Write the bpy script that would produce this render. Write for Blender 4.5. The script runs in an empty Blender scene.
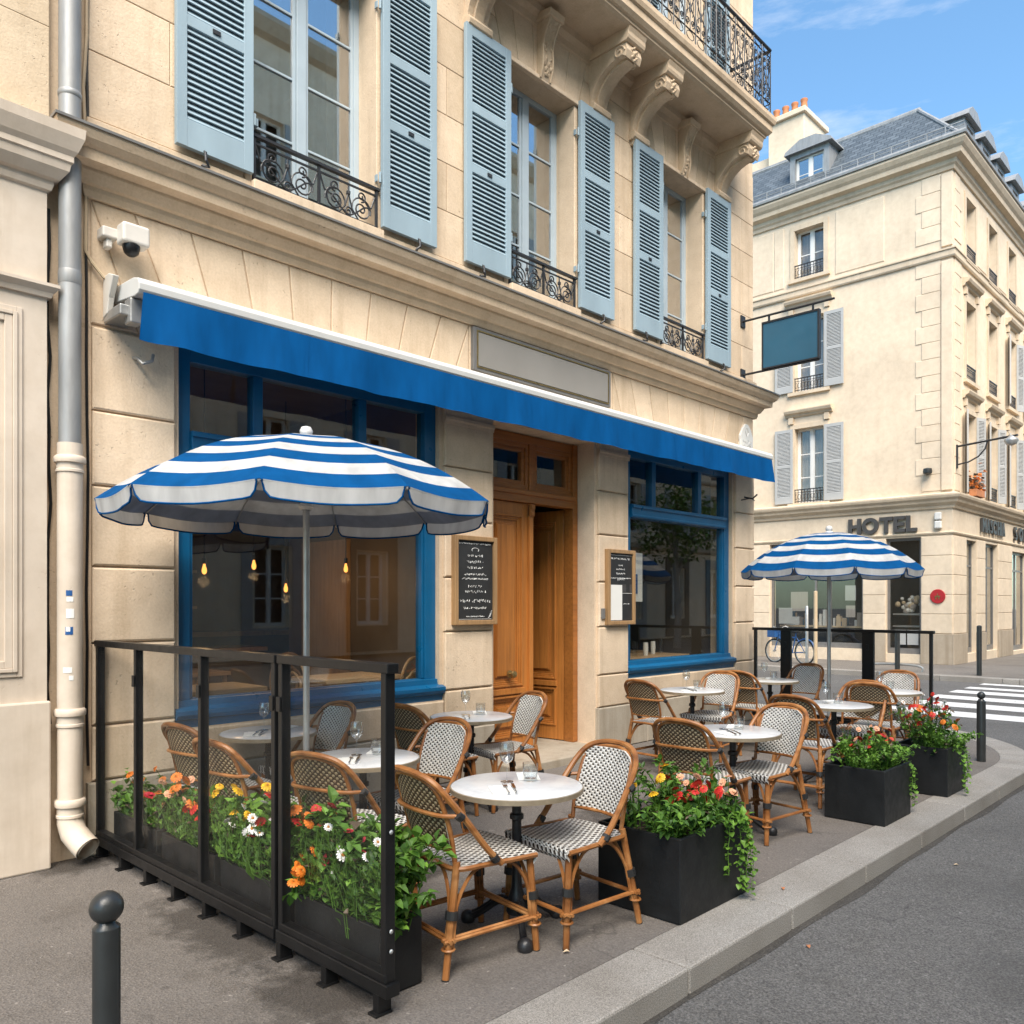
import bpy, bmesh, math, random
from mathutils import Matrix, Vector
rnd = random.Random(7)
R_ = math.radians; PI = math.pi
scene = bpy.context.scene
COL = scene.collection
# ------------------------------------------------------------------ object helpers
class MB:
    """collects shapes; build() links them as ONE mesh object"""
    def __init__(s): s.v=[]; s.f=[]; s.mi=[]; s.uv={}; s.m=0; s.xf=None
    def add(s, vs, fs, mi=None, uvs=None):
        b=len(s.v)
        for p in vs:
            p=Vector(p)
            if s.xf is not None: p=s.xf@p
            s.v.append(p)
        for k,f in enumerate(fs):
            if uvs: s.uv[len(s.f)]=uvs[k]
            s.f.append([b+i for i in f]); s.mi.append(s.m if mi is None else mi)
        return s
    def box(s,x0,x1,y0,y1,z0,z1,mi=None):
        if x1<x0:x0,x1=x1,x0
        if y1<y0:y0,y1=y1,y0
        if z1<z0:z0,z1=z1,z0
        return s.add([(x0,y0,z0),(x1,y0,z0),(x1,y1,z0),(x0,y1,z0),(x0,y0,z1),(x1,y0,z1),(x1,y1,z1),(x0,y1,z1)],
              [(0,3,2,1),(4,5,6,7),(0,1,5,4),(1,2,6,5),(2,3,7,6),(3,0,4,7)],mi)
    def obox(s,c,sx,sy,sz,rot,mi=None):   # oriented box, rot = Matrix 3x3
        vs=[];
        for z in(-.5,.5):
            for x,y in((-.5,-.5),(.5,-.5),(.5,.5),(-.5,.5)): vs.append(Vector(c)+rot@Vector((x*sx,y*sy,z*sz)))
        return s.add(vs,[(0,3,2,1),(4,5,6,7),(0,1,5,4),(1,2,6,5),(2,3,7,6),(3,0,4,7)],mi)
    def tube(s,pts,r,n=8,closed=False,mi=None,cap=True):
        pts=[Vector(p) for p in pts]; N=len(pts)
        rs=r if isinstance(r,(list,tuple)) else [r]*N
        T=[]
        for i in range(N):
            a=pts[i-1] if (i>0 or closed) else pts[i]; b=pts[(i+1)%N] if (i<N-1 or closed) else pts[i]
            d=(b-a); T.append(d.normalized() if d.length>1e-9 else Vector((0,0,1)))
        u=T[0].orthogonal().normalized(); vs=[]
        for i in range(N):
            u=(u-T[i]*u.dot(T[i]));
            if u.length<1e-6: u=T[i].orthogonal()
            u.normalize(); w=T[i].cross(u)
            for k in range(n):
                a=2*PI*k/n; vs.append(pts[i]+(u*math.cos(a)+w*math.sin(a))*rs[i])
        fs=[]
        for i in range(N if closed else N-1):
            j=(i+1)%N
            for k in range(n):
                fs.append((i*n+k,i*n+(k+1)%n,j*n+(k+1)%n,j*n+k))
        if cap and not closed:
            fs.append(tuple(range(n-1,-1,-1))); fs.append(tuple((N-1)*n+k for k in range(n)))
        return s.add(vs,fs,mi)
    def lathe(s,prof,n=24,c=(0,0,0),mi=None,capb=False,capt=False,sy=1.0):
        vs=[];fs=[]
        for r,z in prof:
            for k in range(n):
                a=2*PI*k/n; vs.append((c[0]+r*math.cos(a),c[1]+sy*r*math.sin(a),c[2]+z))
        for i in range(len(prof)-1):
            for k in range(n):
                fs.append((i*n+k,i*n+(k+1)%n,(i+1)*n+(k+1)%n,(i+1)*n+k))
        if capb: fs.append(tuple(range(n-1,-1,-1)))
        if capt: fs.append(tuple((len(prof)-1)*n+k for k in range(n)))
        return s.add(vs,fs,mi)
    def prism(s,poly,axis,a,b,mi=None):
        """2-D polygon extruded: axis 'x' -> poly is (y,z); 'y' -> (x,z); 'z' -> (x,y)"""
        def P(p,t): return (t,p[0],p[1]) if axis=='x' else (p[0],t,p[1]) if axis=='y' else (p[0],p[1],t)
        n=len(poly); vs=[P(p,a) for p in poly]+[P(p,b) for p in poly]
        fs=[tuple(range(n)),tuple(range(2*n-1,n-1,-1))]+[(i,i+n,(i+1)%n+n,(i+1)%n) for i in range(n)]
        return s.add(vs,fs,mi)
    def block(s,poly,y=0.0,out=.015,g=.004,ch=.006,mi=None):
        """stone block standing proud of a wall plane (x,z polygon), joint gap g and chamfer ch"""
        def ins(P,d):
            n=len(P);r=[]
            A=sum(P[i][0]*P[(i+1)%n][1]-P[(i+1)%n][0]*P[i][1] for i in range(n)); sg=1 if A>0 else -1
            for i in range(n):
                p0,p1,p2=Vector(P[i-1]),Vector(P[i]),Vector(P[(i+1)%n])
                e1=(p1-p0).normalized();e2=(p2-p1).normalized()
                n1=Vector((-e1.y,e1.x))*sg;n2=Vector((-e2.y,e2.x))*sg
                m=(n1+n2)/(1+n1.dot(n2)); q=p1+m*d; r.append((q.x,q.y))
            return r
        a=ins(poly,g); b=ins(poly,g+ch); n=len(a)
        vs=[(p[0],y+.004,p[1]) for p in a]+[(p[0],y-out+ch*.7,p[1]) for p in a]+[(p[0],y-out,p[1]) for p in b]
        fs=[tuple(range(2*n,3*n))]
        for k in (0,n):
            fs+=[(k+i,k+(i+1)%n,k+n+(i+1)%n,k+n+i) for i in range(n)]
        return s.add(vs,fs,mi)
    def mould(s,path,prof,mi=None,caps=True):
        """profile (out,z) swept along a plan path, outward = right-hand side of travel"""
        N=len(path); P=[Vector(p) for p in path]; rows=[]
        for i in range(N):
            ns=[]
            if i>0: d=(P[i]-P[i-1]).normalized(); ns.append(Vector((d.y,-d.x)))
            if i<N-1: d=(P[i+1]-P[i]).normalized(); ns.append(Vector((d.y,-d.x)))
            m=ns[0] if len(ns)==1 else (ns[0]+ns[1])/(1+ns[0].dot(ns[1]))
            rows.append([(P[i].x+m.x*o,P[i].y+m.y*o,z) for o,z in prof])
        n=len(prof); vs=[q for r in rows for q in r]; fs=[]
        for i in range(N-1):
            for k in range(n-1): fs.append((i*n+k,(i+1)*n+k,(i+1)*n+k+1,i*n+k+1))
        if caps: fs.append(tuple(range(n-1,-1,-1))); fs.append(tuple((N-1)*n+k for k in range(n)))
        return s.add(vs,fs,mi)
    def wall(s,x0,x1,z0,z1,ops,y=0.0,t=.35,mi=None):
        """wall slab with rectangular openings (x0,x1,z0,z1) and reveals"""
        xs=sorted({x0,x1}|{v for o in ops for v in o[:2] if x0<v<x1}); zs=sorted({z0,z1}|{v for o in ops for v in o[2:] if z0<v<z1})
        hole=lambda a,b:any(o[0]<a<o[1] and o[2]<b<o[3] for o in ops)
        for i in range(len(xs)-1):
            for k in range(len(zs)-1):
                if hole((xs[i]+xs[i+1])/2,(zs[k]+zs[k+1])/2): continue
                a,b,c,d=xs[i],xs[i+1],zs[k],zs[k+1]
                s.add([(a,y,c),(b,y,c),(b,y,d),(a,y,d)],[(0,1,2,3)],mi); s.add([(a,y+t,c),(b,y+t,c),(b,y+t,d),(a,y+t,d)],[(3,2,1,0)],mi)
        for a,b,c,d in ops:
            s.add([(a,y,c),(b,y,c),(b,y,d),(a,y,d),(a,y+t,c),(b,y+t,c),(b,y+t,d),(a,y+t,d)],[(1,0,4,5),(2,1,5,6),(3,2,6,7),(0,3,7,4)],mi)
        s.add([(x0,y,z0),(x1,y,z0),(x1,y,z1),(x0,y,z1),(x0,y+t,z0),(x1,y+t,z0),(x1,y+t,z1),(x0,y+t,z1)],[(0,4,7,3),(1,2,6,5),(3,7,6,2)],mi)
        return s
    def build(s,name,mats,parent=None,smooth=False,bevel=0,seg=2,subsurf=0,normals=True):
        me=bpy.data.meshes.new(name); me.from_pydata([tuple(v) for v in s.v],[],s.f)
        if not isinstance(mats,(list,tuple)): mats=[mats]
        for m in mats: me.materials.append(m)
        me.polygons.foreach_set('material_index',s.mi)
        if s.uv:
            ul=me.uv_layers.new(name='UVMap')
            for fi,uvs in s.uv.items():
                p=me.polygons[fi]
                for li,uv in zip(p.loop_indices,uvs): ul.data[li].uv=uv
        if normals:
            bm=bmesh.new(); bm.from_mesh(me); bmesh.ops.recalc_face_normals(bm,faces=bm.faces); bm.to_mesh(me); bm.free()
        if smooth: me.polygons.foreach_set('use_smooth',[True]*len(me.polygons))
        o=bpy.data.objects.new(name,me); COL.objects.link(o)
        if parent is not None: adopt(o,parent)
        if bevel:
            b=o.modifiers.new('bevel','BEVEL'); b.width=bevel; b.segments=seg; b.limit_method='ANGLE'; b.angle_limit=R_(40)
        if subsurf:
            b=o.modifiers.new('sub','SUBSURF'); b.levels=b.render_levels=subsurf
        if smooth and me.polygons:
            me.set_sharp_from_angle(angle=R_(42))
        return o
def adopt(o,p):
    o.parent=p
    if p.type=='EMPTY' and p.location.length>0: o.matrix_parent_inverse=Matrix.Translation(-p.location)
def tag(o,label=None,cat=None,group=None,kind=None):
    if label: o['label']=label
    if cat: o['category']=cat
    if group: o['group']=group
    if kind: o['kind']=kind
    return o
def thing(name,label,cat,loc=(0,0,0),group=None):
    o=bpy.data.objects.new(name,None); COL.objects.link(o); o.location=loc; o.empty_display_size=.1
    return tag(o,label,cat,group)
def dup(root,loc,rotz=0,label=None,sc=None):
    def cp(o,parent):
        c=o.copy(); COL.objects.link(c)
        if parent is not None:
            c.parent=parent; c.matrix_parent_inverse=o.matrix_parent_inverse.copy()
        for ch in kids.get(o.name,[]): cp(ch,c)
        return c
    kids={}
    def walk(o):
        for ch in list(o.children):
            kids.setdefault(o.name,[]).append(ch); walk(ch)
    walk(root)
    r=cp(root,None); r.location=loc; r.rotation_euler=(0,0,rotz)
    if sc: r.scale=(sc,sc,sc)
    if label: r['label']=label
    return r
# ------------------------------------------------------------------ materials
def lin(r,g,b):
    f=lambda c:(c/255/12.92 if c/255<=.04045 else ((c/255+.055)/1.055)**2.4)
    return (f(r),f(g),f(b))
class NT:
    def __init__(s,name):
        s.m=bpy.data.materials.new(name); s.m.use_nodes=True; s.t=s.m.node_tree; s.t.nodes.clear()
        s.out=s.n('ShaderNodeOutputMaterial')
    def n(s,t,**k):
        o=s.t.nodes.new(t)
        for a,b in k.items(): setattr(o,a,b)
        return o
    def l(s,a,b): s.t.links.new(a,b)
    def co(s,scale=(1,1,1),kind='Object'):
        tc=s.n('ShaderNodeTexCoord'); mp=s.n('ShaderNodeMapping'); mp.inputs['Scale'].default_value=scale; s.l(tc.outputs[kind],mp.inputs[0]); return mp.outputs[0]
    def noise(s,co,scale,detail=4,rough=.55):
        o=s.n('ShaderNodeTexNoise'); o.inputs['Scale'].default_value=scale; o.inputs['Detail'].default_value=detail; o.inputs['Roughness'].default_value=rough; s.l(co,o.inputs['Vector']); return o.outputs['Fac']
    def ramp(s,fac,stops):
        o=s.n('ShaderNodeValToRGB'); e=o.color_ramp.elements
        while len(e)<len(stops): e.new(.5)
        for i,(p,c) in enumerate(stops): e[i].position=p; e[i].color=(*c,1) if len(c)==3 else c
        s.l(fac,o.inputs[0]); return o.outputs[0]
    def mix(s,f,a,b,mode='MIX'):
        o=s.n('ShaderNodeMix',data_type='RGBA',blend_type=mode)
        for k,v in ((0,f),(6,a),(7,b)):
            if isinstance(v,(int,float)): o.inputs[k].default_value=v
            elif isinstance(v,tuple): o.inputs[k].default_value=(*v,1) if len(v)==3 else v
            else: s.l(v,o.inputs[k])
        return o.outputs[2]
    def math(s,op,a,b=None):
        o=s.n('ShaderNodeMath',operation=op)
        for k,v in ((0,a),(1,b)):
            if v is None: continue
            if isinstance(v,(int,float)): o.inputs[k].default_value=v
            else: s.l(v,o.inputs[k])
        return o.outputs[0]
    def bump(s,h,dist,strength=1.0):
        o=s.n('ShaderNodeBump'); o.inputs['Distance'].default_value=dist; o.inputs['Strength'].default_value=strength; s.l(h,o.inputs['Height']); return o.outputs[0]
    def bsdf(s,col,rough=.6,metal=0,normal=None,**k):
        o=s.n('ShaderNodeBsdfPrincipled')
        for nm,v in (('Base Color',col),('Roughness',rough),('Metallic',metal)):
            if isinstance(v,(int,float)): o.inputs[nm].default_value=v
            elif isinstance(v,tuple): o.inputs[nm].default_value=(*v,1)
            else: s.l(v,o.inputs[nm])
        if normal is not None: s.l(normal,o.inputs['Normal'])
        for a,b in k.items(): o.inputs[a.replace('_',' ')].default_value=b
        s.l(o.outputs[0],s.out.inputs[0]); return o
def sc3(c,k): return tuple(min(1,x*k) for x in c)
def plain(name,col,rough=.5,var=.12,scale=6,bump=0,bscale=60,metal=0,stretch=(1,1,1),rvar=.08,spec=.5,island=0):
    t=NT(name); co=t.co(stretch); f=t.noise(co,scale,5)
    c=t.ramp(f,[(.25,sc3(col,1-var)),(.75,sc3(col,1+var))])
    if island:
        g=t.n('ShaderNodeNewGeometry'); c=t.mix(1.0,c,t.ramp(g.outputs['Random Per Island'],[(0,(1-island,)*3),(1,(1+island*.6,)*3)]),'MULTIPLY')
    rr=t.ramp(t.noise(co,scale*2.3,3),[(.3,(max(0,rough-rvar),)*3),(.7,(min(1,rough+rvar),)*3)])
    nb=t.bump(t.noise(co,bscale,4),bump) if bump else None
    t.bsdf(c,rr,metal,nb,Specular_IOR_Level=spec); return t.m
def stone(name,col,pits=1.0,streak=.5,island=.07,fine=1.0,rough=.85,bd=.004):
    t=NT(name); co=t.co()
    n1=t.noise(co,.9,6,.6); n2=t.noise(co,7,6,.6); n3=t.noise(co,60,3)
    c=t.ramp(n1,[(.3,sc3(col,.88)),(.5,col),(.72,sc3(col,1.1))])
    c=t.mix(.5,c,t.ramp(n2,[(.3,(.84,.81,.77)),(.6,(1,1,1)),(.8,(1.07,1.06,1.05))]),'MULTIPLY')
    c=t.mix(.5*fine,c,t.ramp(n3,[(.3,(.86,.84,.82)),(.65,(1.06,1.06,1.06))]),'MULTIPLY')
    g=t.n('ShaderNodeNewGeometry')
    c=t.mix(1.0,c,t.ramp(g.outputs['Random Per Island'],[(0,(1-island,1-island*1.1,1-island*1.3)),(1,(1+island*.5,1+island*.5,1+island*.5))]),'MULTIPLY')
    st=t.noise(t.co((3.0,3.0,.22)),1.6,5,.65)          # weather streaks
    c=t.mix(streak,c,t.ramp(st,[(.30,(.70,.66,.60)),(.50,(1,1,1))]),'MULTIPLY')
    pt=t.noise(co,46,2,.5); gate=t.noise(co,3.1,3)
    pm=t.math('MULTIPLY',t.ramp(pt,[(.665,(0,0,0)),(.71,(1,1,1))]),t.ramp(gate,[(.50,(0,0,0)),(.66,(1,1,1))]))
    c=t.mix(t.math('MULTIPLY',pm,.42*pits),c,sc3(col,.38))
    h=t.math('SUBTRACT',t.math('MULTIPLY',n3,.5),t.math('MULTIPLY',pm,1.2)); h=t.math('ADD',h,t.math('MULTIPLY',n2,.8))
    t.bsdf(c,rough,0,t.bump(h,bd),Specular_IOR_Level=.25); return t.m
def glass(name,tint=(.93,.95,.95),refl=1.0,haze=0.0,ior=1.5,even=False):
    t=NT(name); g=t.n('ShaderNodeNewGeometry'); vd=t.n('ShaderNodeVectorMath',operation='DOT_PRODUCT'); t.l(g.outputs['Normal'],vd.inputs[0]); t.l(g.outputs['Incoming'],vd.inputs[1])
    f0=((ior-1)/(ior+1))**2; ct=t.math('ABSOLUTE',vd.outputs['Value']); fr=t.math('ADD',f0,t.math('MULTIPLY',1-f0,t.math('POWER',t.math('SUBTRACT',1.0,ct),5.0)))
    tr=t.n('ShaderNodeBsdfTransparent'); tr.inputs[0].default_value=(*tint,1)
    gl=t.n('ShaderNodeBsdfGlossy'); gl.inputs['Roughness'].default_value=.015
    mx=t.n('ShaderNodeMixShader'); t.l(t.math('MINIMUM',t.math('MULTIPLY',fr,refl),.9),mx.inputs[0]); t.l(tr.outputs[0],mx.inputs[1]); t.l(gl.outputs[0],mx.inputs[2])
    o=mx.outputs[0]
    if haze:
        d=t.n('ShaderNodeBsdfDiffuse'); d.inputs[0].default_value=(.55,.52,.47,1) if not even else (.8,.8,.8,1); m2=t.n('ShaderNodeMixShader')
        if even: m2.inputs[0].default_value=haze
        else: t.l(t.ramp(t.noise(t.co((4,4,.6)),2.0,4),[(.35,(haze*.5,)*3),(.75,(haze*1.5,)*3)]),m2.inputs[0]); t.l(o,m2.inputs[1]); t.l(d.outputs[0],m2.inputs[2]); o=m2.outputs[0]
    t.l(o,t.out.inputs[0]); return t.m
def wood(name,col,rough=.35,axis='z',contrast=.35,spec=.5):
    t=NT(name); s={'z':(14,14,.7),'x':(.7,14,14),'y':(14,.7,14)}[axis]; co=t.co(s)
    f=t.noise(co,2.2,6,.65); f2=t.noise(t.co(),1.7,4)
    c=t.ramp(f,[(.25,sc3(col,1-contrast)),(.5,col),(.78,sc3(col,1+contrast*.7))])
    c=t.mix(.6,c,t.ramp(f2,[(.3,(.78,.74,.7)),(.7,(1.12,1.1,1.08))]),'MULTIPLY')
    t.bsdf(c,rough,0,t.bump(f,.0015),Specular_IOR_Level=spec); return t.m
def weave(name,light,dark,k,thr=.30,stretch=1.0,rough=.5):
    """staggered dots from UVs in metres: light strands with dark dots"""
    t=NT(name); uv=t.n('ShaderNodeTexCoord').outputs['UV']; sp=t.n('ShaderNodeSeparateXYZ'); t.l(uv,sp.inputs[0])
    a=t.math('SINE',t.math('MULTIPLY',sp.outputs[0],k)); b=t.math('SINE',t.math('MULTIPLY',sp.outputs[1],k*stretch))
    p=t.math('MULTIPLY',a,b); wob=t.noise(t.co(kind='UV'),90,2)
    p=t.math('ADD',p,t.math('MULTIPLY',t.math('SUBTRACT',wob,.5),.5))
    m=t.ramp(p,[(thr-.08,(0,0,0)),(thr+.08,(1,1,1))])
    n=t.noise(t.co(kind='UV'),25,3); lc=t.ramp(n,[(.3,sc3(light,.82)),(.7,sc3(light,1.08))])
    c=t.mix(m,lc,dark)
    h=t.math('SUBTRACT',t.math('ABSOLUTE',p),t.math('MULTIPLY',m,1.2))
    t.bsdf(c,rough,0,t.bump(h,.004),Specular_IOR_Level=.35); return t.m
def leafmat(name,c1,c2,rough=.5):
    t=NT(name); g=t.n('ShaderNodeNewGeometry'); c=t.ramp(g.outputs['Random Per Island'],[(0,c1),(.6,c2),(1,sc3(c2,1.35))])
    c=t.mix(.4,c,t.ramp(t.noise(t.co(),9,3),[(.3,(.7,.72,.6)),(.7,(1.2,1.15,1.1))]),'MULTIPLY')
    p=t.bsdf(c,rough,0,None,Specular_IOR_Level=.4); tl=t.n('ShaderNodeBsdfTranslucent'); t.l(c,tl.inputs[0]); mx=t.n('ShaderNodeMixShader'); mx.inputs[0].default_value=.28
    t.l(p.outputs[0],mx.inputs[1]); t.l(tl.outputs[0],mx.inputs[2]); t.l(mx.outputs[0],t.out.inputs[0]); return t.m
def emit(name,col,st):
    t=NT(name); e=t.n('ShaderNodeEmission'); e.inputs[0].default_value=(*col,1); e.inputs[1].default_value=st; t.l(e.outputs[0],t.out.inputs[0]); return t.m
STONE=(.69,.55,.405)
M={}
M['stone']=stone('limestone',STONE,1.0,.55,.15)
M['stone_low']=stone('limestone_plinth',(.40,.35,.28),1.2,.7,.08)
M['stone_trim']=stone('limestone_trim',(.60,.47,.335),.6,.45,.04)
M['hotel']=stone('hotel_render',(.70,.58,.44),.3,.12,.03,.5)
M['hotel_low']=stone('hotel_base',(.42,.35,.27),.8,.6,.03)
M['hotel_trim']=stone('hotel_trim',(.62,.51,.38),.3,.35,.03)
M['cream']=stone('cream_paint',(.62,.53,.435),.0,.40,.02,.12,.6,.0008)
M['upper']=stone('left_render',(.62,.50,.36),.4,.4,.04)
M['facing']=stone('street_render',(.90,.75,.57),.3,.4,.03)
M['shutter']=plain('shutter_paint',lin(145,164,174),.55,.14,3,.0008,50,stretch=(1,1,.3))
M['grey_shutter']=plain('grey_shutter_paint',lin(168,168,166),.55,.07,3)
M['winframe']=plain('window_paint',lin(170,184,193),.4,.08,4)
M['white_frame']=plain('white_window_paint',(.72,.71,.68),.45,.05,4)
M['blue']=plain('shopfront_blue',(.003,.095,.22),.35,.14,3,.0006,50)
M['iron']=plain('wrought_iron',(.022,.022,.024),.45,.2,12,.0006,120)
M['black']=plain('black_metal',(.008,.008,.0085),.36,.25,9,.0004,90,spec=.35)
M['castiron']=plain('cast_iron',(.018,.018,.02),.42,.3,20,.0015,70)
M['bollard']=plain('bollard_paint',(.026,.028,.028),.36,.2,9,.0008,60)
M['zinc']=plain('zinc',(.30,.30,.295),.52,.22,5,.0006,30,metal=.35,stretch=(2,2,.5))
M['slate']=None
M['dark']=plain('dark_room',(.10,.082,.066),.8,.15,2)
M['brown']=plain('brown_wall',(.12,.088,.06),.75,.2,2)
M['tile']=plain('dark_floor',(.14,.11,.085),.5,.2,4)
M['glass']=glass('window_glass',(.95,.95,.93),2.0)
M['glass_up']=glass('old_window_glass',(.85,.87,.87),11)
M['clear']=glass('screen_glass',(.995,.995,.993),.25,.006)
M['wineglass']=glass('wine_glass',(.97,.98,.98),2.4,.10,1.5,True)
M['water']=glass('water',(.94,.95,.96),1.0,.45,1.33,True)
M['curtain']=plain('curtain_cloth',(.34,.30,.27),.9,.1,6,stretch=(6,6,.3))
M['door']=wood('oak_door',(.44,.168,.038),.36)
M['door_x']=wood('oak_rail',(.34,.125,.028),.36,'x')
M['frame_wood']=wood('board_wood',(.34,.205,.095),.5)
M['table_wood']=wood('pale_table_wood',(.50,.34,.19),.45,'x')
M['brass']=plain('aged_brass',(.42,.30,.13),.35,.2,20,metal=.9)
M['slateboard']=plain('chalkboard',(.022,.022,.022),.6,.35,4)
M['chalk']=plain('chalk',(.72,.72,.70),.9,.15,40)
M['paper']=plain('paper',(.75,.74,.70),.8,.03,5)
M['white']=plain('white_enamel',(.63,.62,.59),.4,.05,5)
M['offwhite']=plain('aged_white_plastic',(.64,.60,.54),.5,.1,8)
M['grey_metal']=plain('galvanised',(.40,.40,.39),.4,.15,9,metal=.6)
M['steel']=plain('cutlery_steel',(.55,.55,.55),.22,.1,20,metal=1.0)
M['signgrey']=plain('sign_face',(.235,.222,.205),.14,.10,1.3,spec=.7)
M['signedge']=plain('sign_frame',(.16,.155,.15),.4,.15,6)
M['teal']=plain('teal_board',lin(44,88,110),.5,.10,2.5)
M['red']=plain('red_enamel',(.36,.02,.025),.4,.15,9)
M['terracotta']=plain('terracotta',(.48,.19,.08),.8,.2,6)
M['letter']=plain('charcoal_letters',(.055,.052,.05),.5,.2,8)
M['soil']=plain('soil',(.035,.024,.016),.95,.4,30,.01,40)
M['planter']=plain('fibre_planter',(.012,.0125,.013),.5,.3,7,.0012,50,spec=.3)
M['bike']=plain('bike_blue',(.02,.09,.26),.35,.1,9)
M['rubber']=plain('rubber',(.02,.02,.02),.8,.2,9)
M['bulb']=emit('bulb_filament',(1.0,.36,.07),1.1)
M['tan']=plain('tan_paint',(.52,.40,.26),.6,.1,6)
def awning_mat(name,col,tr=.18):
    t=NT(name); f=t.noise(t.co((3,3,.8)),3,5); c=t.ramp(f,[(.3,sc3(col,.85)),(.7,sc3(col,1.14))])
    w=t.noise(t.co(),420,2)
    p=t.bsdf(c,.8,0,None,Specular_IOR_Level=.1)
    tl=t.n('ShaderNodeBsdfTranslucent'); t.l(c,tl.inputs[0]); mx=t.n('ShaderNodeMixShader'); mx.inputs[0].default_value=tr
    t.l(p.outputs[0],mx.inputs[1]); t.l(tl.outputs[0],mx.inputs[2]); t.l(mx.outputs[0],t.out.inputs[0]); return t.m
M['awning']=awning_mat('awning_blue',(.001,.085,.27))
M['ublue']=awning_mat('parasol_blue',(.002,.085,.26),.3); M['uwhite']=awning_mat('parasol_white',(.62,.615,.60),.35)
M['ugrey']=awning_mat('parasol_lining_grey',(.40,.41,.42),.4); M['uflap']=awning_mat('parasol_flap',(.70,.70,.69),.4)
M['rattan']=None
def rattan():
    t=NT('rattan_cane'); co=t.co(); f=t.noise(co,9,5); c=t.ramp(f,[(.25,(.18,.066,.020)),(.5,(.31,.125,.038)),(.75,(.45,.225,.088))])
    w=t.n('ShaderNodeTexWave'); w.bands_direction='Z'; w.inputs['Scale'].default_value=1.6; w.inputs['Distortion'].default_value=3.0; t.l(co,w.inputs['Vector'])
    c=t.mix(.45,c,t.ramp(w.outputs['Fac'],[(.0,(.45,.36,.28)),(.07,(1,1,1))]),'MULTIPLY')
    oi=t.n('ShaderNodeObjectInfo'); c=t.mix(1.0,c,t.ramp(oi.outputs['Random'],[(0,(.78,.74,.70)),(1,(1.15,1.15,1.12))]),'MULTIPLY')
    t.bsdf(c,.40,0,t.bump(f,.001),Specular_IOR_Level=.4); return t.m
M['rattan']=rattan()
M['weave_front']=weave('white_weave',(.60,.58,.54),(.04,.032,.025),2*PI/.033,.33,1.15)
M['weave_back']=weave('brown_weave',(.085,.055,.030),(.46,.36,.22),2*PI/.036,.20,1.15)
M['weave_seat']=weave('seat_weave',(.62,.60,.56),(.05,.04,.032),2*PI/.029,.16,.55)
M['binding']=plain('black_binding',(.02,.02,.02),.5,.2,60)
def marble():
    t=NT('table_marble'); co=t.co(); f=t.noise(co,5,8,.7); c=t.ramp(f,[(.35,(.50,.51,.52)),(.5,(.60,.605,.61)),(.7,(.66,.66,.655))])
    t.bsdf(c,.22,0,None,Specular_IOR_Level=.5); return t.m
M['marble']=marble()
M['rim']=plain('brass_rim',(.36,.29,.20),.42,.15,30,metal=.4)
M['leaf']=leafmat('leaf_green',(.035,.095,.014),(.085,.185,.025))
M['leaf_light']=leafmat('leaf_bright',(.075,.17,.02),(.15,.29,.04))
M['leaf_dry']=leafmat('leaf_dry',(.12,.085,.06),(.20,.15,.11))
for nm,c in (('f_red',(.62,.030,.022)),('f_orange',(.75,.20,.018)),('f_yellow',(.80,.46,.015)),('f_white',(.78,.76,.72)),('f_peach',(.75,.38,.22)),('f_crimson',(.42,.012,.03))):
    M[nm]=plain(nm.replace('f_','petal_'),c,.6,.18,60,island=.25)
M['fcore']=plain('flower_core',(.45,.17,.02),.8,.2,80)
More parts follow.
